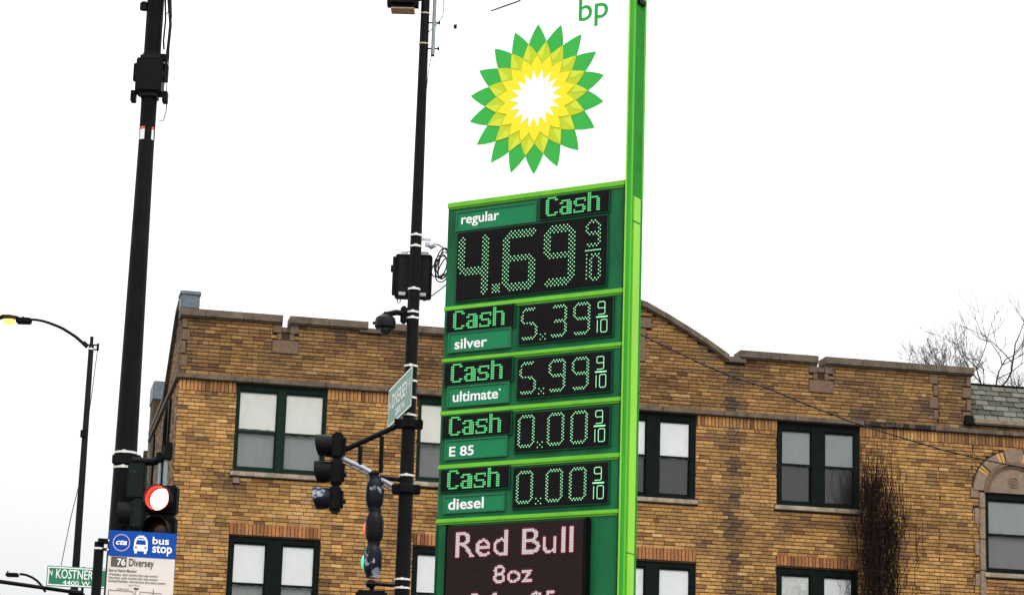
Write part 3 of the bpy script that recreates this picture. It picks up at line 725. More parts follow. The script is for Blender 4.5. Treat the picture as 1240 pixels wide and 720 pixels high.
# message board
M_msg = mat('message_screen_black', (.018, .012, .011), .6, spec=.06, noise=.25, scale=30, stretch=(.2, .2, 3))
SC = MB().box(-.92, .615, -.075, .01, 3.55, 5.074, bev=.006).build('message_board', M_msg, S)
MB().box(.616, .655, -.078, .01, 3.53, 5.090, bev=.012).box(-.935, -.921, -.078, .01, 3.53, 5.09).pieces('board_surround', mat('board_surround', (.004, .004, .005), .5, spec=.06), SC)
M_pink = mat('led_pinkish_white', (.76, .68, .70), .5, spec=0, dark=1, emit=.92); M_red = mat('led_dim_red', (.25, .03, .04), .5, spec=0, dark=1, emit=.6)
def led_text(body, u0, u1, z0, z1, bold=.002, pitch=.0145):
    vs, fs = txt_geo(body, bold=bold); v = [Vector(q) for q in fit(vs, u0, u1, z0, z1, 0)]
    bvh = BVHTree.FromPolygons(v, fs); lit = set(); I = int((u1-u0)/pitch)+3; J = int((z1-z0)/pitch)+3
    for i in range(-2, I+2):
        for j in range(-2, J+2):
            h = bvh.ray_cast(Vector((u0+(i+.5)*pitch, -1, z0+(j+.5)*pitch)), Vector((0, 1, 0)))
            if h[0] is not None: lit.add((i, j))
    rim = set((i+a, j+b) for i, j in lit for a in (-1, 0, 1) for b in (-1, 0, 1) if abs(a)+abs(b) == 1)-lit
    left = set(lit); comps = []
    while left:
        st = [left.pop()]; comp = set(st)
        while st:
            i, j = st.pop()
            for a in (-1, 0, 1):
                for b in (-1, 0, 1):
                    if (i+a, j+b) in left: left.discard((i+a, j+b)); comp.add((i+a, j+b)); st.append((i+a, j+b))
        comps.append(comp)
    for comp in comps:
        ring = set((i+a, j+b) for i, j in comp for a in (-1, 0, 1) for b in (-1, 0, 1) if abs(a)+abs(b) == 1)-lit
        for S_, m_, nm in ((comp, M_pink, 'led_letter'), (ring & rim, M_red, 'led_letter_edge')):
            m = MB(); e = .44*pitch
            for i, j in S_:
                x, z = u0+(i+.5)*pitch, z0+(j+.5)*pitch
                m.add([(x-e, -.079, z-e), (x+e, -.079, z-e), (x+e, -.079, z+e), (x-e, -.079, z+e)], [(0, 1, 2, 3)])
            m.build(nm, m_, SC)
        rim -= ring
led_text('Red Bull', -.812, .503, 4.762, 5.012)
led_text('8oz', -.372, .070, 4.495, 4.668)
led_text('2 for $5', -.628, .325, 4.188, 4.406)

# ======================= POLES AND STREET THINGS =======================
def strap(mb, z, r, h=.022, x=0, y=0): mb.lathe([(r-.004, z), (r, z), (r, z+h), (r-.004, z+h)], 20, Matrix.Translation((x, y, 0)))
def band(parent, z, r, x=0):
    m = MB(); strap(m, z, r+.006, .024); m.box(-.02, .02, -r-.02, -r, z-.004, z+.03); m.build('strap', M_strap, parent, 40)
# --- middle pole
mx_, my_ = -1.2885, 32.0
MP = thing('street_light_pole', 'tapered black street light pole just left of the price sign, lamp at its top', 'street light', (mx_, my_, 0))
def mr_(z): return max(.05, (.255-.0106*z)/2)
zs = [0.0, .3, .31, 3, 6, 9, 12, 15.0]
MB().lathe([(.2, 0), (.2, .04), (.155, .3), (mr_(.3), .32)]+[(mr_(z), z) for z in (3, 6, 9, 12, 15)], 24).build('pole', M_black, MP, 40)
for z in (13.07, 12.64): 
    m = MB(); strap(m, z, mr_(z)+.006, .02); m.build('strap', mat('tan_strap', (.45, .34, .24), .5), MP, 40)
for z in (9.98, 9.83, 9.25, 8.94, 8.86, 8.22, 8.02, 7.80, 7.57, 6.78, 5.44, 5.33): band(MP, z, mr_(z))
m = MB(); m.box(-.515, -.09, -.17, .15, 13.12, 13.36, bev=.06); m.tube([(-.3, 0, 13.25), (0, 0, 13.3)], .03); LH = m.build('lamp_head', M_black, MP, 40)
MB().box(-.46, -.14, -.125, .11, 13.10, 13.125, bev=.008).build('lens', mat('lamp_lens_tan', (.42, .27, .16), .3, noise=.2), LH)
# antenna tube
A = thing('antenna_tube', 'slim grey antenna tube strapped to the right of the street light pole top', 'antenna', (mx_+.125, my_, 12.4))
MB().lathe([(.0, .10), (.026, .10), (.026, 2.4), (.0, 2.4)], 16).build('tube', M_conduit, A, 40)
MB().lathe([(.0, .085), (.0235, .085), (.0235, .101), (0, .101)], 16).build('end_cap', M_blackp, A, 40)
m = MB()
for z in (.19, .555): m.tube([(-.07, 0, z), (.075, 0, z+.005)], .011, 8); m.box(.06, .085, -.02, .02, z-.015, z+.02)
m.pieces('standoff', M_black, A)
cb = MB(); cb.tube([at(536, -10, 32), at(537.5, 10, 32), at(536, 20, 32), at(530, 29, 32), at(520, 38, 32), at(514, 45, 32)], .006, 5)
o = cb.build('antenna_cable', M_blackp); o['label'] = 'thin cable looping beside the grey antenna tube'; o['category'] = 'cable'
cb = MB(); cb.tube([at(522.5, 66, 32.02), at(519, 85, 32), at(512, 150, 32), at(508.5, 230, 32), at(505, 275, 32)], .005, 5)
o = cb.build('hanging_cable', M_blackp); o['label'] = 'thin cable running down the street light pole from the antenna to the equipment box'; o['category'] = 'cable'
# equipment box
q = at(500, 330, 32)
E_ = thing('equipment_box', 'black equipment box strapped behind the street light pole above the dome camera', 'utility box', (mx_-.015, my_+.22, 9.2))
MB().box(-.25, .235, -.11, .13, .0, .57, bev=.015).build('cabinet', M_black, E_)
MB().box(-.285, -.252, -.09, .05, .03, .54, bev=.008).box(-.31, -.27, -.08, -.03, .33, .42, bev=.006).build('door', M_blackp, E_)
m = MB(); m.box(-.18, -.09, -.16, -.11, .55, .585); m.box(.08, .19, -.16, -.11, .55, .585); m.box(-.19, -.1, -.16, -.11, .0, .04); m.box(.09, .17, -.16, -.11, -.005, .035); m.box(-.14, .17, -.13, -.11, .59, .60); m.pieces('mounting_bracket', M_steel, E_)
m = MB(); m.box(-.2, .2, -.125, -.115, .02, .55); m.build('back_channel', M_blackp, E_)
m = MB(); m.tube([(-.19, -.1, .0), (-.205, -.1, -.06), (-.19, -.1, -.11), (-.165, -.1, -.08), (-.17, -.1, .0)], .007, 6); m.build('drip_loop', M_blackp, E_, 60)
# cable connector, coil and the long service cable
m = MB(); m.lathe([(.0, 0), (.045, .02), (.05, .06), (.03, .10), (0, .11)], 14, Matrix.Translation((mx_+.16, my_, 9.84)) @ Matrix.Rotation(R_(60), 4, 'Y')); m.box(mx_+.05, mx_+.2, my_-.02, my_+.02, 9.93, 9.96); m.box(mx_+.12, mx_+.27, my_-.03, my_+.03, 9.85, 9.90)
o = m.build('cable_clamp', M_steel, None, 40); o['label'] = 'grey metal cable clamp sticking out of the pole above the equipment box'; o['category'] = 'clamp'
m = MB()
rc = random.Random(3)
for k in range(6):
    c = at(533+rc.uniform(-1, 5), 321+rc.uniform(-3, 4), 31.9+k*.02); rx, rz = rc.uniform(.055, .115), rc.uniform(.12, .20); tl = rc.uniform(-.35, .25); w1, w2 = rc.uniform(0, 6), rc.uniform(0, 6)
    P = []
    for a in range(29):
        t = a*PI/14; q1 = 1+.10*math.sin(2*t+w1)+.06*math.sin(3*t+w2); x = rx*q1*math.cos(t); z = rz*q1*math.sin(t)
        P.append((c.x+x*math.cos(tl)-z*math.sin(tl), c.y+.03*math.sin(t), c.z+x*math.sin(tl)+z*math.cos(tl)))
    m.tube(P, .009, 6, False)
m.tube([at(524, 294, 32), at(532, 297, 32), at(543, 304, 32)], .009, 6); m.tube([at(516, 360, 32), at(523, 358, 32), at(535, 349, 32), at(548, 338, 32)], .008, 6)
m.tube([at(511, 360, 32.1), at(513, 364, 32.05), at(520, 362, 32)], .008, 6)
o = m.build('cable_coil', M_blackp, None, 60); o['label'] = 'black coiled cable hanging between the street light pole and the price sign'; o['category'] = 'cable'
def catenary(name, pts, r, label, n=24):
    m = MB(); P = []
    for (a, b) in zip(pts, pts[1:]):
        for i in range(n): P.append(a.lerp(b, i/n))
    P.append(pts[-1])
    m.tube(P, r, 6); o = m.build(name, M_blackp, None, 60); o['label'] = label; o['category'] = 'cable'
K = [(541, 303, 32), (600, 331, 33.5), (690, 369, 36), (778, 406, 38.2), (815, 424, 39), (850, 440.5, 39.8), (890, 457, 40.5), (930, 470, 41.3), (974, 488.5, 42), (1030, 510, 42.6), (1080, 526, 43), (1140, 544, 43.5), (1190, 556, 43.9), (1245, 567, 44.2), (1400, 600, 45.2)]
m = MB(); P = [at(*k) for k in K]; m.tube(P, .0125, 6)
o = m.build('service_cable', M_blackp, None, 60); o['label'] = 'long black cable sagging from behind the price sign across the brick facade to the right'; o['category'] = 'cable'
# dome camera
DC = thing('dome_camera', 'black dome security camera on a short arm left of the street light pole', 'security camera', (mx_, my_, 8.6))
m = MB(); m.box(-.165, -.075, -.05, .05, .20, .43, bev=.02); m.build('wall_plate', M_black, DC)
m = MB(); m.tube([(-.13, -.03, .33), (-.22, -.05, .335), (-.37, -.07, .29)], .038, 10); m.box(-.40, -.27, -.12, -.02, .24, .33, bev=.02); m.build('arm', M_black, DC, 40)
m = MB(); m.lathe([(.0, .30), (.07, .29), (.125, .25), (.138, .20), (.138, .13), (.12, .11), (0, .11)][::-1], 24, Matrix.Translation((-.355, -.07, 0))); m.build('housing', M_blackp, DC, 35)
m = MB(); m.lathe([(.0, .012), (.03, .018), (.06, .04), (.08, .07), (.088, .11), (.0, .11)], 20, Matrix.Translation((-.345, -.07, 0))); m.build('dome', mat('smoked_dome', (.006, .006, .007), .08, spec=.8), DC, 60)
m = MB(); m.lathe([(.02, 0), (.02, .05)], 10, Matrix.Translation((-.52, -.07, .18)) @ Matrix.Rotation(R_(90), 4, 'Y')); m.build('side_knob', M_blackp, DC, 40)
# street name blade seen at a steep angle
def blade(name, label, A_, B_, h, txts, group=None, mt=None):
    d = (B_-A_); yaw = math.atan2(d.y, d.x); Ln = math.hypot(d.x, d.y)
    t = thing(name, label, 'street sign', (A_.x, A_.y, A_.z-h), yaw)
    SG = mt or mat('street_sign_green', (.012, .17, .075), .35, noise=.08, scale=4)
    MB().box(0, Ln, -.004, .004, 0, h, bev=.002).build('sign_plate', SG, t)
    f = MB(); frame_rect(f, .012, Ln-.012, .012, h-.012, .018, -.0065, -.0042); f.build('border', mat('sign_white', (.78, .82, .78), .4), t)
    for s, a, b, c, d_ in txts:
        m = MB(); text(m, s, a*Ln, b*Ln, c*h, d_*h, -.0065, bold=.012); m.build('lettering', mat('sign_white', (.78, .82, .78), .4), t)
    return t, Ln
# far (left) end is farther away than the near (right) end at the pole
t, Ln = blade('street_name_sign', 'street name sign seen nearly edge-on, clamped to the street light pole', at(471.5, 472, 33.0), at(500.3, 439, 31.3), .535,
      [('W', .05, .13, .42, .62), ('DIVERSEY', .17, .83, .42, .78), ('AV', .86, .95, .52, .78), ('2800 N', .32, .72, .14, .34)],
      mt=mat('street_sign_pale_green', (.035, .18, .115), .35, noise=.12, scale=4))
m = MB(); m.box(Ln*.45, Ln*.5, .005, .03, .0, .535); m.box(Ln*.80, Ln*.83, .005, .05, .1, .13); m.box(Ln*.80, Ln*.83, .005, .05, .38, .41); m.pieces('sign_bracket', M_steel, t)
# --- traffic signal head
def lens_mat(nm, c, e): return mat('lens_'+nm, c, .25, emit=e)
def head(loc, yaw, label, lit=None, grp=None, body=None, sec=.345, vis_=.22, top_only=False, peel=(), wide=.33):
    T = thing('traffic_signal', label, 'traffic signal', loc, yaw, 'traffic signal heads on the two poles')
    body = body or M_black
    for k in range(3):
        zc = sec*(2.5-k)
        MB().box(-wide/2, wide/2, -.01, .13, zc-sec/2+.006, zc+sec/2-.006, bev=.025).box(-wide/2+.04, wide/2-.04, .12, .165, zc-.12, zc+.12, bev=.02).build('housing', body, T, 40)
        V = Matrix.Translation((0, -.01, zc)) @ Matrix.Rotation(R_(90), 4, 'X')
        # tunnel visor: open tube with the underside cut away
        m = MB(); n = 26; R0, R1 = .145, .138; vs = []; fs = []
        for i in range(n+1):
            a = R_(-50+280*i/n); ln = vis_*(1-.25*max(0, -math.sin(a)))
            for (r, z) in ((R0, 0), (R0+.004, ln), (R1+.004, ln), (R1, 0)): vs.append((r*math.cos(a), r*math.sin(a), z))
        for i in range(n):
            for q_ in range(4): fs.append((4*i+q_, 4*i+(q_+1) % 4, 4*i+4+(q_+1) % 4, 4*i+4+q_))
        m.add(vs, fs, V); m.build('visor', M_peel if k in peel else M_black, T, 40)
        nm = ('red', 'amber', 'green')[k]; on = (lit == nm)
        cl = {'red': (1, .06, .03), 'amber': (.25, .10, .01), 'green': (.01, .15, .08)}[nm]
        if not on: cl = tuple(x*.12 for x in cl)
        prof = [(.128, 0), (.11, .014), (.075, .026), (.04, .032), (0, .034)]
        m = MB(); m.lathe(prof, 24, V); m.build('lens', lens_mat(nm+('_lit' if on else '_off'), (1, .13, .09) if on else cl, 16 if on else 0), T, 60)
        if on:
            m = MB(); m.lathe([(.1375, .0), (.1375, .15), (.1365, .15), (.1365, 0)], 28, V); m.build('visor_red_glow', mat('visor_red_glow', (.09, .008, .006), .5, spec=.1), T, 60)  # added inner sleeve, its red colour standing for lens light on the visor
    return T
# head at the outer end of the bracket, facing left
H1 = head((-2.255, 32.0, 6.285), R_(-88), 'black three-section traffic signal at the left end of the truss bracket, side-on', None, peel=(2,))
m = MB()
for k in range(3): m.lathe([(0, .03), (.035, .02), (.04, -.03)][::-1], 10, Matrix.Translation((0, .165, .345*(2.5-k)-.02)) @ Matrix.Rotation(R_(-90), 4, 'X'))
m.pieces('door_latch', M_black, H1, 40)
# truss bracket
TR = thing('signal_bracket', 'black and worn grey truss bracket holding the traffic signals off the pole', 'bracket', (mx_, my_, 6.5))
def L3(px, py, y=32.0): v = at(px, py, y); return (v.x-mx_, v.y-my_, v.z-6.5)
MB().tube([L3(408, 549), L3(420, 543), L3(486, 513)], .036, 10).build('upper_arm', M_black, TR, 40)
MB().tube([L3(408, 552), L3(440, 566), L3(484, 593)], .032, 10).tube([L3(408, 557, 32.05), L3(440, 572, 32.05), L3(480, 597, 32.05)], .012, 8).build('lower_arm', M_blue_arm, TR, 40)
MB().tube([L3(436.5, 540), L3(435.5, 564)], .03, 8).build('strut', M_black, TR, 40)
MB().tube([L3(462.5, 528), L3(461, 572)], .03, 8).build('strut', M_black, TR, 40)
MB().tube([L3(452, 577), L3(490, 581)], .03, 10).build('hanger_arm', M_black, TR, 40)
for px, py, z in ((495, 513, 0), (494, 592, 0)):
    m = MB(); v = L3(px, py); r = mr_(7)+.025
    m.lathe([(r, v[2]-.06), (r+.015, v[2]-.05), (r+.015, v[2]+.05), (r, v[2]+.06)], 20)
    for sx_ in (-1, 1):
        m.box(sx_*.135-.05, sx_*.135+.05, -.07, .07, v[2]-.065, v[2]+.055, bev=.015)
        m.lathe([(.016, 0), (.016, .03)], 8, Matrix.Translation((sx_*.165, -.09, v[2]+.03)) @ Matrix.Rotation(R_(90), 4, 'X')); m.lathe([(.016, 0), (.016, .03)], 8, Matrix.Translation((sx_*.165, -.09, v[2]-.03)) @ Matrix.Rotation(R_(90), 4, 'X'))
    m.pieces('pole_clamp', M_black, TR, 40)
m = MB(); m.lathe([(.0, 0), (.05, .01), (.06, .05), (.05, .09), (0, .1)], 14, Matrix.Translation(L3(398, 543))); m.box(*[c for a, b in zip(L3(399, 548), (.05, .05, .05)) for c in (a-b, a+b)], bev=.01); m.build('head_knuckle', M_black, TR, 40)
# rounded head seen from behind
H2 = thing('traffic_signal', 'rounded traffic signal with peeling paint hanging beside the pole, its back towards us', 'traffic signal', (0, 0, 0), 0, 'traffic signal heads on the two poles')
base = at(451, 702, 32); H2.location = base
ax = [at(454, 597, 32), at(453.5, 638, 32), at(451.5, 678, 32)]
for k, (c, mt, cl) in enumerate(zip(ax, (M_peel, M_blackp, M_peel), ('red', 'amber', 'green'))):
    c = c-base; hz = .224
    prof = [(max(0.001, (.118*(1-abs(t)**3.2)**.5 if abs(t) < 1 else 0)), t*hz) for t in [i/10 for i in range(-10, 11)]]
    prof = [(max(r, .082), z) for r, z in prof]
    m = MB(); m.lathe(prof, 20, Matrix.Translation(c)); m.lathe([(.07, -.02), (.07, .02)], 14, Matrix.Translation(c+Vector((.05, -.03, 0))) @ Matrix.Rotation(R_(70), 4, 'Y'))
    m.build('housing', mt, H2, 50)
    cols = {'red': (.02, .004, .004), 'amber': (.85, .13, .03), 'green': (.05, .85, .35)}[cl]
    sh = {'red': 0.0, 'amber': .058, 'green': .062}[cl]
    if sh: m = MB(); m.lathe([(max(.001, .092*(1-abs(i/8)**2)**.5), i/8*.125) for i in range(-8, 9)], 18, Matrix.Translation(c+Vector((-sh, .045, -.02)))); m.build('lens', mat('rear_lens_'+cl, cols, .3, emit=.55), H2, 60)
m = MB(); t0 = at(453, 575, 32)-base; m.lathe([(0, -.03), (.06, -.02), (.07, .02), (.04, .06), (0, .07)], 14, Matrix.Translation(t0)); m.lathe([(0, -.06), (.05, -.05), (.07, -.01), (.05, .04), (0, .05)], 14, Matrix.Translation(at(449, 706, 32)-base)); m.tube([at(449, 706, 32)-base, at(486, 709, 32)-base], .024, 8); m.pieces('mount', M_black, H2, 40)
PS = thing('pedestrian_signal', 'black pedestrian signal box, only its top showing below the rounded signal', 'pedestrian signal', at(449, 740, 32))
MB().box(-.2, .2, -.12, .12, -.22, .265, bev=.03).build('housing', M_black, PS, 40)
MB().tube([(0, 0, .2), (0, 0, .36)], .03, 8).pieces('mount', M_black, PS, 40)
MB().box(-.17, .17, -.135, -.115, -.19, .2).build('display', M_blackp, PS)

# --- left pole
lx, ly = -4.309, 28.0
LP = thing('utility_pole', 'thick tapered black pole at the far left carrying a box and the red signal', 'pole', (lx, ly, 0))
def lr(z): return (.375-.0192*z)/2
MB().lathe([(.27, 0), (.27, .05), (lr(0), .35)]+[(lr(z), z) for z in (2, 4, 6, 8, 9.9)]+[(.094, 10.6), (.1, 10.62), (.1, 13.5)], 28).build('pole', M_black, LP, 40)
for z in (6.29, 6.12): band(LP, z, lr(z))
m = MB(); strap(m, 11.0, .108, .05); m.box(-.12, -.1, -.03, .03, 10.98, 11.03); m.box(.1, .17, -.05, .05, 10.96, 11.04, bev=.01); m.build('strap', M_black, LP, 40)
m = MB(); m.box(-.13, -.1, -.02, .02, 11.58, 11.62); m.lathe([(.05, 0), (.05, .08), (.03, .1)], 12, Matrix.Translation((-.13, -.02, 11.58))); m.build('bolt', M_black, LP, 40)
for (x, w_) in ((-.05, .075), (.075, .035)):
    m = MB(); r = lr(10.05)+.003
    a0 = math.asin(max(-1, min(1, x/r)))-w_/2/r; a1 = a0+w_/r; n = 5
    for (z0, z1, mm) in ((9.98, 10.10, 'sticker_white'), (10.10, 10.135, 'sticker_red')):
        m = MB(); vs = []; fs = []
        for i in range(n+1):
            a = a0+(a1-a0)*i/n; vs += [(r*math.sin(a), -r*math.cos(a), z0), (r*math.sin(a), -r*math.cos(a), z1)]
            if i: fs.append((2*i-2, 2*i, 2*i+1, 2*i-1))
        m.add(vs, fs); m.build('sticker', mat(mm, (.75, .75, .75) if 'white' in mm else (.55, .12, .04), .5, noise=.15, scale=30), LP)
EB = thing('equipment_box', 'black box with side brackets on the far left pole, high up under its cables', 'utility box', (lx, ly, 10.55))
MB().box(-.155, .15, -.16, .13, .0, .40, bev=.012).build('cabinet', M_black, EB)
MB().box(-.12, .12, -.13, .1, .40, .45, bev=.01).box(-.1, .1, -.12, .1, -.05, .0).pieces('lid', M_blackp, EB)
m = MB()
for sx_ in (-1, 1):
    m.box(sx_*.185-.03, sx_*.185+.03, -.06, .06, -.10, .03, bev=.006); m.box(sx_*.19-.012, sx_*.19+.012, -.04, .04, .16, .36); m.box(sx_*.17-.02, sx_*.17+.02, -.03, .03, .30, .37); m.box(sx_*.17-.02, sx_*.17+.02, -.03, .03, .18, .22)
m.pieces('mounting_bracket', M_black, EB)
m = MB()
def lc(*p): return [at(a, b, 27.95) for a, b in p]
m.tube(lc((203, -20), (205, 10), (206.5, 30), (203.5, 60), (200, 85), (199, 100)), .018, 8); m.tube(lc((206, -20), (207, 20), (204, 50), (201, 75)), .014, 8)
m.tube(lc((200, -20), (200.5, 25), (198, 50), (198.5, 60)), .011, 6); m.tube(lc((205, 50), (204.5, 70), (202, 95), (202, 120), (201.5, 133), (198, 146), (192, 147)), .006, 6)
m.tube(lc((199, 18), (202, 17), (205, 12)), .005, 5)
o = m.build('cable_bundle', M_blackp, None, 60); o['label'] = 'black cables hanging down the right side of the far left pole'; o['category'] = 'cable'
# red signal and its bracket
def l3(px, py, y=27.6): return at(px, py, y)-Vector((lx, ly, 5.5))
BR = thing('signal_bracket', 'black arm and grey conduits carrying the lit red signal off the thick pole', 'bracket', (lx, ly, 5.5))
m = MB(); m.box(-.13, .19, -.145, .1, .66, .765, bev=.01); m.tube([l3(160, 558), l3(186, 559), l3(196, 555), l3(203, 548)], .045, 10); m.box(*[c for a, b in zip(l3(204, 546), (.045, .05, .1)) for c in (a-b, a+b)], bev=.012); m.box(*[c for a, b in zip(l3(193, 553), (.03, .05, .05)) for c in (a-b, a+b)], bev=.01); m.pieces('arm', M_black, BR, 40)
MB().tube([l3(201.5, 540), l3(199, 592)], .026, 10).build('conduit', M_conduit, BR, 40)
MB().tube([l3(193.5, 553), l3(191.5, 592)], .022, 10).build('conduit', M_conduit, BR, 40)
p = at(195.5, 605, 27.55)
head((p.x-.0, 27.55, p.z-.345*2.5), R_(-11), 'black traffic signal with its red light on, above the blue bus stop sign', 'red', vis_=.18, wide=.34)
p = at(160, 624, 27.6)
HS = head((p.x, 27.58, p.z-.345*2.5), R_(-84), 'dark traffic signal facing left on the thick pole beside the lit red one', None, vis_=.15, body=mat('dark_green_housing', (.006, .011, .009), .5, spec=.1, c2=(.03, .05, .04), thr=.64, scale=9), wide=.34)
m = MB(); m.box(*[c for a, b in zip(at(166, 583, 27.6)-Vector((lx, ly, 5.5)), (.1, .1, .2)) for c in (a-b, a+b)], bev=.02); m.build('terminal_box', mat('dark_green_housing', (.012, .022, .018)), BR, 40)

# ======================= BUS STOP SIGN =======================
b0 = at(131, 672, 11)
BS = thing('bus_stop_sign', 'blue and white bus stop sign on a thin black post', 'bus stop sign', (b0.x, b0.y, 0), YB)
def bl(px, py):     # photo point on the sign's own plane, as (u, z)
    d = CR*(px-620)+CU*(360-py)+cf*F; n = Vector((math.sin(YB), -math.cos(YB), 0)); e = Vector((math.cos(YB), math.sin(YB), 0))
    P = CAM+d*((b0-CAM).dot(n)/d.dot(n)); return (P-b0).dot(e), P.z
ul, zl = 0, bl(131, 672)[1]; ur = bl(213, 660)[0]; zt_ = bl(131, 641)[1]; zb_ = zt_-.60; zm = zl
M_bblue = mat('bus_sign_blue', (.004, .06, .33), .4, spec=.12); M_bwh = mat('bus_sign_white', (.64, .58, .53), .5, spec=.15, noise=.04, scale=6); M_ink = mat('bus_sign_ink', (.03, .022, .02), .6)
PN = MB().box(ul, ur, -.001, .003, zb_, zt_).build('sign_panel', M_bwh, BS)
HB = MB().box(ul, ur, -.0025, -.0012, zm, zt_).build('blue_header', M_bblue, PN)
MB().box(-.048, -.005, -.012, .03, zt_-.06, zt_-.04).build('bolt', M_black, BS)
def bt(body, p0, p1, m_, **k):      # text between two photo points (left-bottom, right-top)
    a, c = bl(*p0); b, d = bl(*p1); m = MB(); text(m, body, a, b, c, d, -.0035, **k); m.build('lettering', m_, PN)
bt('bus', (184.5, 658.3), (205, 650.5), M_wht, bold=.02); bt('stop', (184, 672), (208.5, 660.5), M_wht, bold=.02)
bt('cta', (140, 658.8), (154, 653.5), M_wht, bold=.03, shear=.3)
a, z = bl(147, 656.5)
m = MB(); RR = .0375; vs = []; fs = []
for i in range(33):
    t = 2*PI*i/32
    for r in (RR, RR-.0032): vs.append((a+r*math.cos(t), -.0035, z+r*math.sin(t)))
    if i: fs.append((2*i-2, 2*i, 2*i+1, 2*i-1))
m.add(vs, fs); m.build('logo_ring', mat('logo_ring', (.75, .45, .5), .4), PN)
# bus pictogram
a, z = bl(170.5, 659); k_ = .0036
m = MB(); Y_ = -.0035
def pg(pts, y, mt, nm='pictogram'): MB().add([(a+x*k_, y, z+q*k_) for x, q in pts], [tuple(range(len(pts)))]).build(nm, mt, PN)
pg([(-8, -8), (8, -8), (8.6, -6), (8, 5), (5.5, 9.5), (-5.5, 9.5), (-8, 5), (-8.6, -6)], Y_, M_wht)
pg([(-4, 10), (4, 10), (3.4, 11.2), (-3.4, 11.2)], Y_, M_wht); pg([(-7.2, -11), (-4.4, -11), (-4.4, -8), (-7.2, -8)], Y_, M_wht); pg([(4.4, -11), (7.2, -11), (7.2, -8), (4.4, -8)], Y_, M_wht)
pg([(-6.3, 0), (6.3, 0), (5.2, 5.6), (-5.2, 5.6)], Y_-.0006, M_bblue); pg([(-4.2, 7), (4.2, 7), (3.6, 8.2), (-3.6, 8.2)], Y_-.0006, M_bblue)
pg([(-7, -4.5), (-4.6, -4.5), (-4.6, -2.6), (-7, -2.6)], Y_-.0006, M_ink); pg([(4.6, -4.5), (7, -4.5), (7, -2.6), (4.6, -2.6)], Y_-.0006, M_ink)
# route box, name, small print
a, z0 = bl(134, 685); b, z1 = bl(153.5, 674)
MB().add([(a, -.0028, z0), (b, -.0028, z0), (b, -.0028, z1), (a, -.0028, z1)], [(0, 1, 2, 3)]).build('route_box', mat('route_brown', (.09, .065, .055), .5), PN)
bt('76', (141.5, 683.8), (152, 676), M_wht, bold=.02); bt('Diversey', (155.8, 687.5), (186.5, 677.3), M_ink, bold=.01)
for s, x0, y0, x1, y1 in (('East to Nature Museum', 132, 690.2, 165.5, 688), ('Weekdays, early morning thru late evening', 131.8, 695.5, 191.5, 694), ('Saturdays, early morning thru late evening', 131.5, 699.5, 191.5, 698), ('Sundays/holidays, mid-morning thru early evening', 131.3, 703.5, 201, 701.5)):
    a, z = bl(x0, y0-1.6); b, _ = bl(x1, y1); m = MB(); text(m, s, a, b, z-.0085, z+.0035, -.0035, bold=.015); m.build('lettering', M_ink, PN)
m = MB()
def ln(p, q, w_=.0022):
    (a, z), (b, y) = bl(*p), bl(*q); d = Vector((b-a, y-z)); n = Vector((-d.y, d.x)).normalized()*w_/2
    m.add([(a-n.x, -.0035, z-n.y), (b-n.x, -.0035, y-n.y), (b+n.x, -.0035, y+n.y), (a+n.x, -.0035, z+n.y)], [(0, 1, 2, 3)])
ln((131.5, 713.5), (159, 715.5)); ln((131.5, 713.5), (131, 724)); ln((159, 715), (165, 720)); ln((170, 716), (186, 717.5)); ln((170, 716), (168, 724)); ln((186, 712.5), (185, 722)); ln((186, 717.5), (196, 718.5)); ln((162, 712), (168, 712.5), .006); ln((165, 712), (164, 717)); ln((131, 724), (200, 730)); ln((185, 722), (196, 727))
m.build('route_map', M_ink, PN)
for s, x0, y0, x1 in (('Harlem Grand', 142, 712, 156), ('Logan Square', 155, 708, 169)):
    a, z = bl(x0, y0); b, _ = bl(x1, y0+1.5); m = MB(); text(m, s, a, b, z-.004, z+.004, -.0035); m.build('lettering', M_ink, PN)
# post
pz = bl(121, 655)
p0 = -.041
MB().tube([(p0+.0, .02, 0), (p0, .02, pz[1])], .0215, 16).build('post', M_black, BS, 40)
m = MB(); m.lathe([(.0225, pz[1]-.034), (.0235, pz[1]-.033), (.0235, pz[1]-.026), (.0225, pz[1]-.025)], 16, Matrix.Translation((p0, .02, 0))); m.build('strap', M_strap, BS)
m = MB()
for zz in (zt_-.045, zt_-.085): m.box(p0+.015, .004, -.006, .012, zz-.007, zz+.004)
m.pieces('clip', M_black, BS)
m = MB()
for zz in (zt_-.0475, zt_-.088): m.lathe([(.0, .003), (.004, .002), (.005, 0)][::-1], 10, Matrix.Translation((-.004, -.007, zz)) @ Matrix.Rotation(R_(90), 4, 'X'))
m.pieces('rivet', M_wht, BS)

# ======================= FAR LEFT: street lamps, mast arm, street sign =======================
fx, fy = -7.175, 42.0
FL = thing('street_lamp', 'tall lit street lamp with curved arm at the left, black against the sky', 'street light', (fx, fy, 0))
def fl(px, py, y=42.0): return at(px, py, y)-Vector((fx, fy, 0))
MB().lathe([(.12, 0), (.12, .3), (.085, .35), (.072, 5), (.045, 10.5), (.03, 10.52), (.03, 10.65), (.0, 10.66)], 16).build('pole', M_black, FL, 40)
arm = [(105.5, 420), (98, 413), (91, 407), (84, 402.5), (76, 397.5), (68, 394), (60, 391), (52, 388.5), (44, 387), (36, 386.5)]
MB().tube([fl(*q) for q in arm], [.03, .028, .027, .026, .026, .025, .024, .023, .022, .022], 8).build('arm', M_black, FL, 60)
m = MB(); a, b = fl(38, 389), fl(20, 386.5)
m.box(b.x, a.x, -.09, .09, a.z-.045, a.z+.055, bev=.02); m.box(a.x-.16, a.x-.13, -.02, .02, a.z+.05, a.z+.08)
hd = [fl(22, 385), fl(12, 383), fl(4, 383), fl(-3, 386)]
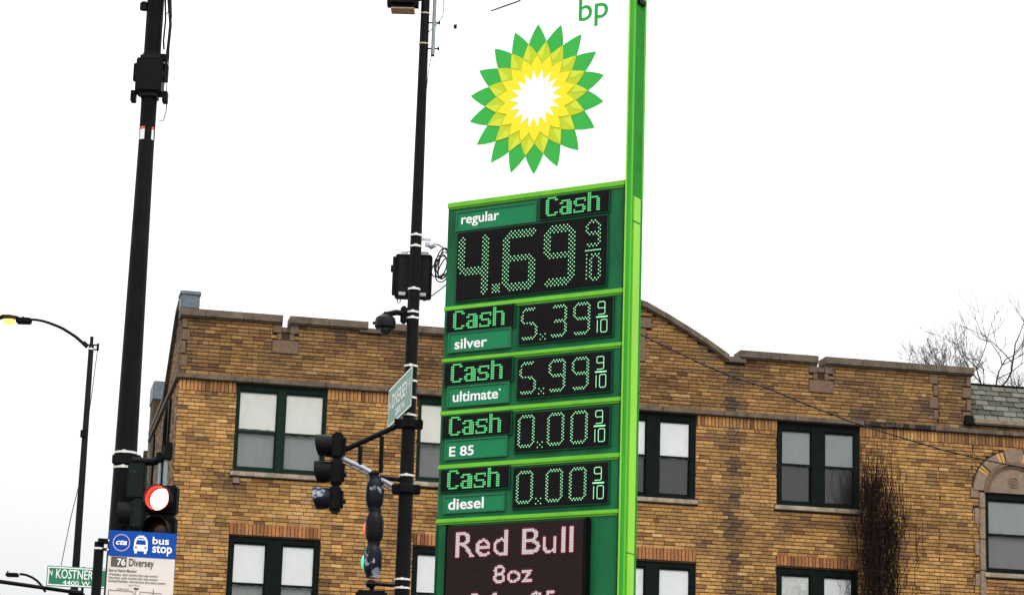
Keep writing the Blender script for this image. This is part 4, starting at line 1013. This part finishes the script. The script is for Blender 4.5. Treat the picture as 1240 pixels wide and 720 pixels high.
m.tube(hd, [.03, .028, .028, .02], 8, T=Matrix.Diagonal((1, 4, 1, 1)))
LH = m.build('lamp_head', M_black, FL, 40)
m = MB(); c = fl(12, 386.5); m.lathe([(.0, -.10), (.06, -.085), (.11, -.02), (.0, .005)], 16, Matrix.Translation(c+Vector((0, -.02, 0))) @ Matrix.Diagonal((1.15, .9, 1, 1))); m.build('lit_lens', mat('lamp_glow', (1, .50, .07), .4, emit=3), LH, 60)
m = MB(); m.box(*[c for a, b in zip(fl(113, 417.5), (.09, .01, .012)) for c in (a-b, a+b)]); m.box(*[c for a, b in zip(fl(113, 423), (.09, .01, .012)) for c in (a-b, a+b)]); m.box(*[c for a, b in zip(fl(118.5, 420), (.018, .02, .06)) for c in (a-b, a+b)]); m.tube([fl(102, 413), fl(107, 418)], .014, 6); m.pieces('insulator_bracket', M_black, FL)
band(FL, 10.42, .048)
m = MB(); m.tube([at(118, 424, 42), at(112, 470, 42), at(106.5, 510, 42), at(96, 585, 42.2), at(86, 625, 42.3), at(74, 684, 42.4)], .008, 5)
o = m.build('guy_wire', mat('wire_grey', (.12, .12, .12), .6), None, 60); o['label'] = 'thin grey wire slanting down beside the curved-arm street lamp'; o['category'] = 'wire'
m = MB(); m.lathe([(.06, 0), (.06, .12)], 10, Matrix.Translation((-.02, -.02, 8.9))); m.build('collar', M_black, FL, 40)
F2 = thing('street_lamp', 'small far street lamp peeking over the signal mast arm at lower left', 'street light', (-11.28, 62, 0))
def f2(px, py): return at(px, py, 62)-Vector((-11.28, 62, 0))
MB().lathe([(.12, 0), (.08, .3), (.06, 8.3), (0, 8.35)], 12).build('pole', M_black, F2, 40)
MB().tube([f2(55, 716), f2(50, 708), f2(45, 702.5), (f2(39, 698.5)), f2(32, 695.5), f2(24, 694.2)], .03, 8).build('arm', M_black, F2, 60)
a, b = f2(22.5, 695.5), f2(7.5, 694); MB().box(b.x, a.x, -.12, .12, a.z-.05, a.z+.04, bev=.02).box(-1.0+.0, -.97, -.02, .02, a.z+.03, a.z+.09).build('lamp_head', M_black, F2)
# mast arm of a signal whose pole stands outside the picture on the left
MA = thing('signal_mast_arm', 'long black signal mast arm entering at lower left under the green street sign', 'mast arm', (-12.6, 36, 0))
def ma(px, py): return at(px, py, 36)-Vector((-12.6, 36, 0))
p1, p2 = ma(0, 703.5), ma(86, 715.8); dd = (p2-p1)
MB().tube([(0, 0, p1.z-dd.z/dd.x*p1.x), p1, p2], [.08, .030, .027], 12).build('arm', M_black, MA, 40)
MB().lathe([(.25, 0), (.2, .1), (.16, .3), (.12, 7)], 20).build('pole', M_black, MA, 40)
c = ma(91, 717); MB().tube([c-Vector((.09, 0, -.01)), c+Vector((.1, 0, -.01))], .042, 14).tube([c, c+Vector((.14, 0, -.02))], .014, 6).build('end_clamp', M_black, MA, 40)
K0 = at(57.5, 684, 35.9); K1 = at(128.5, 689.2, 35.9); K1.z = K0.z; K1.y = K0.y+(K1.x-K0.x)*math.tan(YB)
t, Ln = blade('street_name_sign', 'green street name sign above the mast arm, behind the bus stop post', K0, K1, .292,
              [('N', .03, .09, .52, .80), ('KOSTNER', .15, .76, .40, .86), ('4400 W', .265, .72, .10, .32)])
MB().tube([(Ln*.6, .02, -.12), (Ln*.6, .02, .3)], .02, 8).build('sign_bracket', M_black, t)

# ======================= TREES =======================
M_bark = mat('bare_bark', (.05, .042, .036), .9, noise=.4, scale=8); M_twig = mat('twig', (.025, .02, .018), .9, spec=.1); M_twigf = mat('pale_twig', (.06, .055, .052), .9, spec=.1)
def bare_tree(name, label, base, H, seed, tm, depth=6, r0=.16, up=.10, Lb=2.2, lr_=(.55, .78)):
    rnd = random.Random(seed); T = thing(name, label, 'tree', base, 0, 'bare trees behind the building')
    tr = MB(); cr_ = MB()
    def grow(p, d, l, r, dep):
        n = 6; P = [p]; q = p.copy(); dd = d.copy()
        for i in range(n):
            wb = .13 if dep else .012; dd = (dd+Vector((rnd.gauss(0, wb), rnd.gauss(0, wb), rnd.gauss(up, .05)*(dep > 0)))).normalized(); q = q+dd*l/n; P.append(q.copy())
        (tr if dep == 0 else cr_).tube(P, [max(.0045, r*(1-.45*i/n)) for i in range(n+1)], 6 if dep < 2 else 3, dep == 0)
        if dep >= depth: return
        k = 4 if dep == 0 else rnd.choice((3, 3, 4))
        for j in range(k):
            a = rnd.uniform(0, 2*PI); sp = rnd.uniform(.4, 1.0) if dep else rnd.uniform(.45, .95)
            s = (dd.cross(Vector((math.cos(a), math.sin(a), .1)))).normalized()
            nd = (dd+s*sp).normalized(); nd.z = max(nd.z, .1)
            st = P[-1] if j == 0 else P[rnd.choice((3, 4, 5, 6))] if dep else P[rnd.choice((4, 5, 6))]
            grow(st, nd, (l*rnd.uniform(*lr_) if dep else Lb*rnd.uniform(.7, 1.1)), max(r*.55, .006), dep+1)
    grow(Vector((0, 0, 0)), Vector((0, 0, 1)), H, r0, 0)
    tr.build('trunk', M_bark, T, 60); cr_.build('crown', tm, T, 60); return T
p = at(1212, 500, 62); bare_tree('bare_tree', 'large bare tree rising behind the slate roof at the right edge', (p.x+.5, p.y, 0), 9.9, 11, M_twig, 6, .18, .06, 2.3, (.5, .85))
p = at(1235, 500, 60); bare_tree('bare_tree', 'bare tree cut by the right edge of the picture, behind the slate roof', (p.x+.1, p.y, 0), 10.2, 23, M_twig, 6, .18, .06, 2.4, (.5, .85))
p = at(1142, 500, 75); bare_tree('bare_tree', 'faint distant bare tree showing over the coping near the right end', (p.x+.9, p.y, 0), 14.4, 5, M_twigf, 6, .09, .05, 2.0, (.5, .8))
# columnar bare climber-like tree before the wall
VT = thing('columnar_tree', 'narrow dark leafless columnar tree standing against the brick wall right of the windows', 'tree', tuple(TB @ Vector((13.70, -.5, 0))), YB)
rnd = random.Random(4); tw = MB(); mn_ = MB()
mn_.tube([(0, 0, 0), (.02, 0, 3), (-.02, .03, 6.5), (-.06, .02, 8.4)], [.09, .07, .05, .03], 8)
for k in range(1400):
    left = rnd.random() < .6
    z0 = rnd.uniform(3.5, 9.2) if left else rnd.uniform(3.5, 8.7)
    w_ = max(.03, .115-.018*max(0, z0-7.2)) * (1 if rnd.random() < .65 else 2.1)
    cx_ = (-.20-.035*max(0, z0-8.2)) if left else (.20-.02*(z0-6))
    x = rnd.gauss(cx_, w_); y = rnd.gauss(0, .12); l = rnd.uniform(.35, 1.25)
    zt2 = min(z0+l, rnd.uniform(9.2, 10.75) if left else rnd.uniform(8.8, 10.2))
    if zt2 <= z0+.2: continue
    P = []; n = 8; px_ = x; py_ = y; lean = rnd.gauss(0, .012)
    for i in range(n+1):
        P.append((px_, py_, z0+(zt2-z0)*i/n)); px_ += rnd.gauss(0, .026)+lean; py_ += rnd.gauss(0, .02)
    r = rnd.uniform(.005, .0115)*(1 if z0 < 8 else .75); tw.tube(P, [r*(1-.6*i/n) for i in range(n+1)], 3, False)
    for j in range(rnd.choice((0, 1, 2))):
        q = P[rnd.randint(2, 7)]; s = rnd.choice((-1, 1)); e = rnd.uniform(.5, 1.3)
        tw.tube([q, (q[0]+s*.05*e, q[1]-.03, q[2]+.07*e), (q[0]+s*.09*e, q[1]-.03, q[2]+.2*e)], [.0055, .0045, .003], 3, False)
for k in range(170):
    x = rnd.gauss(-.24 if rnd.random() < .6 else .14, .2); y = rnd.gauss(-.05, .1); z0 = rnd.uniform(8.2, 9.6); zt2 = min(10.74, z0+rnd.uniform(.5, 1.3)); P = []
    for i in range(9): P.append((x, y, z0+(zt2-z0)*i/8)); x += rnd.gauss(0, .028); y += rnd.gauss(0, .015)
    tw.tube(P, [.0065*(1-.6*i/8) for i in range(9)], 3, False)
mn_.build('trunk', M_bark, VT, 60); tw.build('crown', mat('dark_twig', (.012, .007, .006), .9, spec=.1, c2=(.028, .016, .011), thr=.58, scale=12), VT)
